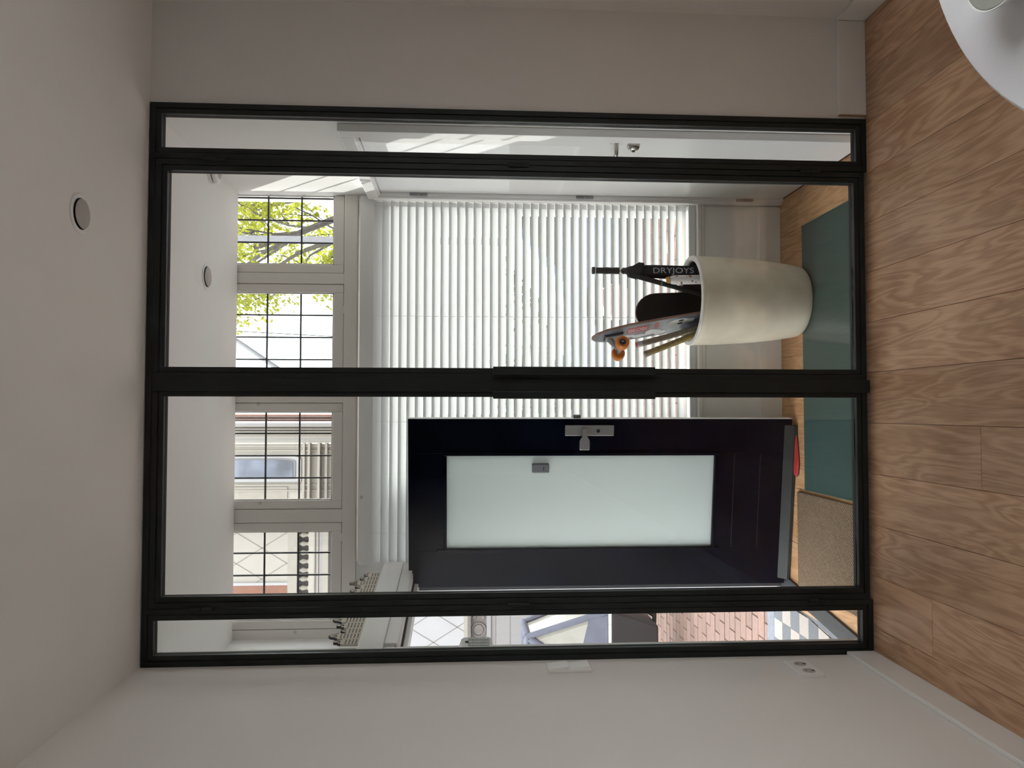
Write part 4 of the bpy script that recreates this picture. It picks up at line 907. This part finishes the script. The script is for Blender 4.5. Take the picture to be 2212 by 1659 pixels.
# ------------------------------------------------------------------ cream building across the street
FY = 12.0
fb = empty('opposite_building', (-6, FY+1, ZG), 'cream plaster building with balustrade and bay window across the street', 'building')
def F(x, y, Y=FY): return at(x, y, 1, Y)
boxo('wall', (-14, FY, ZG), (F(600, 985).x, FY+6, 8.6), 'plaster', fb)
boxo('shade_block', (-14, FY, 8.6), (-3.6, FY+6, 15.0), 'plaster', fb)  # unseen upper block, added to keep the sun off the porch
xl, xr = -9.0, F(900, 1128).x
def band(z0, z1, d, mat='moulding', nm='moulding', x0=xl, x1=None): boxo(nm, (x0, FY-d, z0), (xr if x1 is None else x1, FY, z1), mat, fb)
zf = lambda x, y=1350: F(x, y).z
# lower storey: scored white field, moulding, roundel frieze, plinth
boxo('plaster_field', (xl, FY-.02, zf(1002)), (xr, FY, zf(712)), 'plaster_cool', fb)
band(zf(1010), zf(1002), .10); band(zf(1017), zf(1010), .16, 'stone_mid'); band(zf(1051), zf(1017), .05, 'stone_mid', 'frieze'); band(zf(1060), zf(1051), .12, 'stone_pale'); band(ZG, zf(1060), .08, 'stone_pale', 'plinth')
for x_ in (1069, 1100): band(zf(x_+2), zf(x_), .085, 'score', 'plinth_joint')
z_r = (zf(1051)+zf(1017))/2; rr = .145
for i in range(9):
    X_ = F(1034, 1358).x+(i-4)*.46
    if X_ < xr-.2:
        ro = MB().lathe([(rr, 0), (rr, .02), (rr*.93, .035), (rr*.8, .03), (rr*.76, .008), (rr*.70, .008), (rr*.62, .028), (.001, .034)], (X_, FY-.05, z_r), (0, -1, 0), 32).build('roundel', 'stone_mid', fb, smooth=True)
        for sg in (-1, 1):
            MB().lathe([(.045, 0), (.035, .025), (.001, .03)], (X_+.23, FY-.05, z_r+sg*.08), (0, -1, 0), 14).build('frieze_leaf', 'stone_mid', fb, smooth=True)
# scored diamond lines
def score(p, q):
    p, q = Vector(p), Vector(q); u = (q-p).normalized(); v = Vector((0, 1, 0)).cross(u)
    MB().prism([(0, -.006), ((q-p).length, -.006), ((q-p).length, .006), (0, .006)], p, u, v, (0, -.004, 0)).build('score_line', 'score', fb)
def lattice(z0, z1, x0, x1, step, y):
    h = (z1-z0)
    k = x0-h*.7
    while k < x1:
        for sgn in (1, -1):
            a = Vector((k, y, z0 if sgn > 0 else z1)); b = Vector((k+h*.62, y, z1 if sgn > 0 else z0))
            t0 = max(0, (x0-a.x)/(b.x-a.x)); t1 = min(1, (x1-a.x)/(b.x-a.x))
            if t1 > t0+.02: score(a.lerp(b, t0), a.lerp(b, t1))
        k += step
lattice(zf(1002), zf(870), -6.2, xr, .56, FY-.021)
lattice(zf(640, 1200), zf(490, 1200), -5.0, xr, .58, FY-.001)
# upper storey: balustrade with bottle balusters
zt = zf(640, 1200)
band(zf(645, 1200), zf(625, 1200), .14); bz1, bz0_ = zf(645, 1200), zf(669, 1200)
boxo('balustrade_back', (-5.2, FY-.012, bz0_), (xr, FY, bz1), 'baluster_shade', fb)  # dark sheet colours in the shade between the balusters
X_ = xr-.05; bm2 = MB().lathe([(.05, 0), (.05, .012), (.028, .03), (.045, .09), (.050, .12), (.025, .165), (.022, .185), (.05, bz1-bz0_-.012), (.05, bz1-bz0_)], (0, 0, 0), n=14).mesh('baluster', 'moulding')
while X_ > -5.2: inst('baluster', bm2, (X_, FY-.05, bz0_), fb); X_ -= .165
band(zf(690, 1200), zf(669, 1200), .10, 'plaster'); band(zf(683, 1200), zf(680, 1200), .14); band(zf(700, 1200), zf(692, 1200), .12, 'stone_pale'); band(zf(712, 1200), zf(700, 1200), .16)
boxo('brick_panel', (F(560, 1330).x, FY-.03, zf(630, 1270)), (F(560, 1264).x, FY, 8.5), 'brick_wall', fb)
boxo('brick_surround', (F(560, 1264).x, FY-.04, zf(638, 1270)), (F(560, 1258).x, FY, 8.5), 'plaster_cool', fb)
# bay with the dark window
bx_l, bx_r = xr, F(600, 985).x
bay = boxo('bay_wall', (bx_l, FY-.35, ZG), (F(600, 958).x, FY, 8.6), 'plaster', fb)
YB_ = FY-.35
def FB(x, y): return at(x, y, 1, YB_)
zb_ = FB(640, 1010).z; zt_ = 8.0; x1_ = FB(600, 1034).x; x2_ = FB(600, 990).x
arc = [(x1_, zb_), (x2_-.06, zb_)]+[(x2_-.06+.06*math.sin(t), zb_+.30-.30*math.cos(t)) for t in [i*math.pi/16 for i in range(1, 9)]]+[(x2_, zt_), (x1_, zt_)]
MB().prism([((a-(x1_+x2_)/2)*1.28+(x1_+x2_)/2, b-.10 if b < 7.9 else b) for a, b in arc], (0, YB_-.05, 0), (1, 0, 0), (0, 0, 1), (0, .05, 0)).build('window_surround', 'plaster_cool', fb)
MB().prism(arc, (0, YB_-.065, 0), (1, 0, 0), (0, 0, 1), (0, .02, 0)).build('window_frame', 'sensor', fb)
MB().prism([((a-(x1_+x2_)/2)*.86+(x1_+x2_)/2, b+.05 if b < 7.9 else b) for a, b in arc], (0, YB_-.075, 0), (1, 0, 0), (0, 0, 1), (0, .02, 0)).build('window_pane', 'window_dark', fb)
for y_ in (943, 952, 962, 972, 1046, 1058): boxo('pilaster', (FB(600, y_+3).x, YB_-.04, ZG), (FB(600, y_).x, YB_, 8.5), 'moulding', fb)
for x_, d_ in ((655, .08), (668, .16), (690, .20), (704, .12)): boxo('bay_moulding', (bx_l, YB_-d_, FB(x_+5, 1000).z), (F(600, 955).x, YB_, FB(x_, 1000).z), 'moulding', fb)
boxo('bay_panel', (FB(600, 1078).x, YB_-.02, FB(622, 1000).z), (FB(600, 1052).x, YB_, 8), 'moulding', fb)
# receding neighbours: pale cornice house, then red roofs
n1 = empty('corner_house', (F(600, 925, 20).x, 21, ZG), 'pale blue-grey house front with stacked cornices beside the cream bay', 'building')
x0, x1 = F(600, 962, 20).x, F(600, 914, 20).x
boxo('wall', (x0, 20, ZG), (x1, 24, 16), 'plaster_cool', n1)
for y_ in (920, 926, 932, 938): boxo('cornice_strip', (F(600, y_+2, 19.8).x, 19.8, ZG), (F(600, y_, 19.8).x, 20, 16), 'moulding', n1)
n2 = empty('red_roofed_house', (F(600, 900, 28).x, 29, ZG), 'far house with red tiled roof strips at the edge of the bay transom', 'building')
x0, x1 = F(600, 920, 28).x, F(600, 896, 28).x
boxo('wall', (x0, 28, ZG), (x1, 32, 20), 'roof_tile', n2)
for y_ in (899, 905, 911): boxo('roof_strip', (F(600, y_+2, 27.8).x, 27.8, ZG), (F(600, y_, 27.8).x, 28, 20), 'stone_mid', n2)
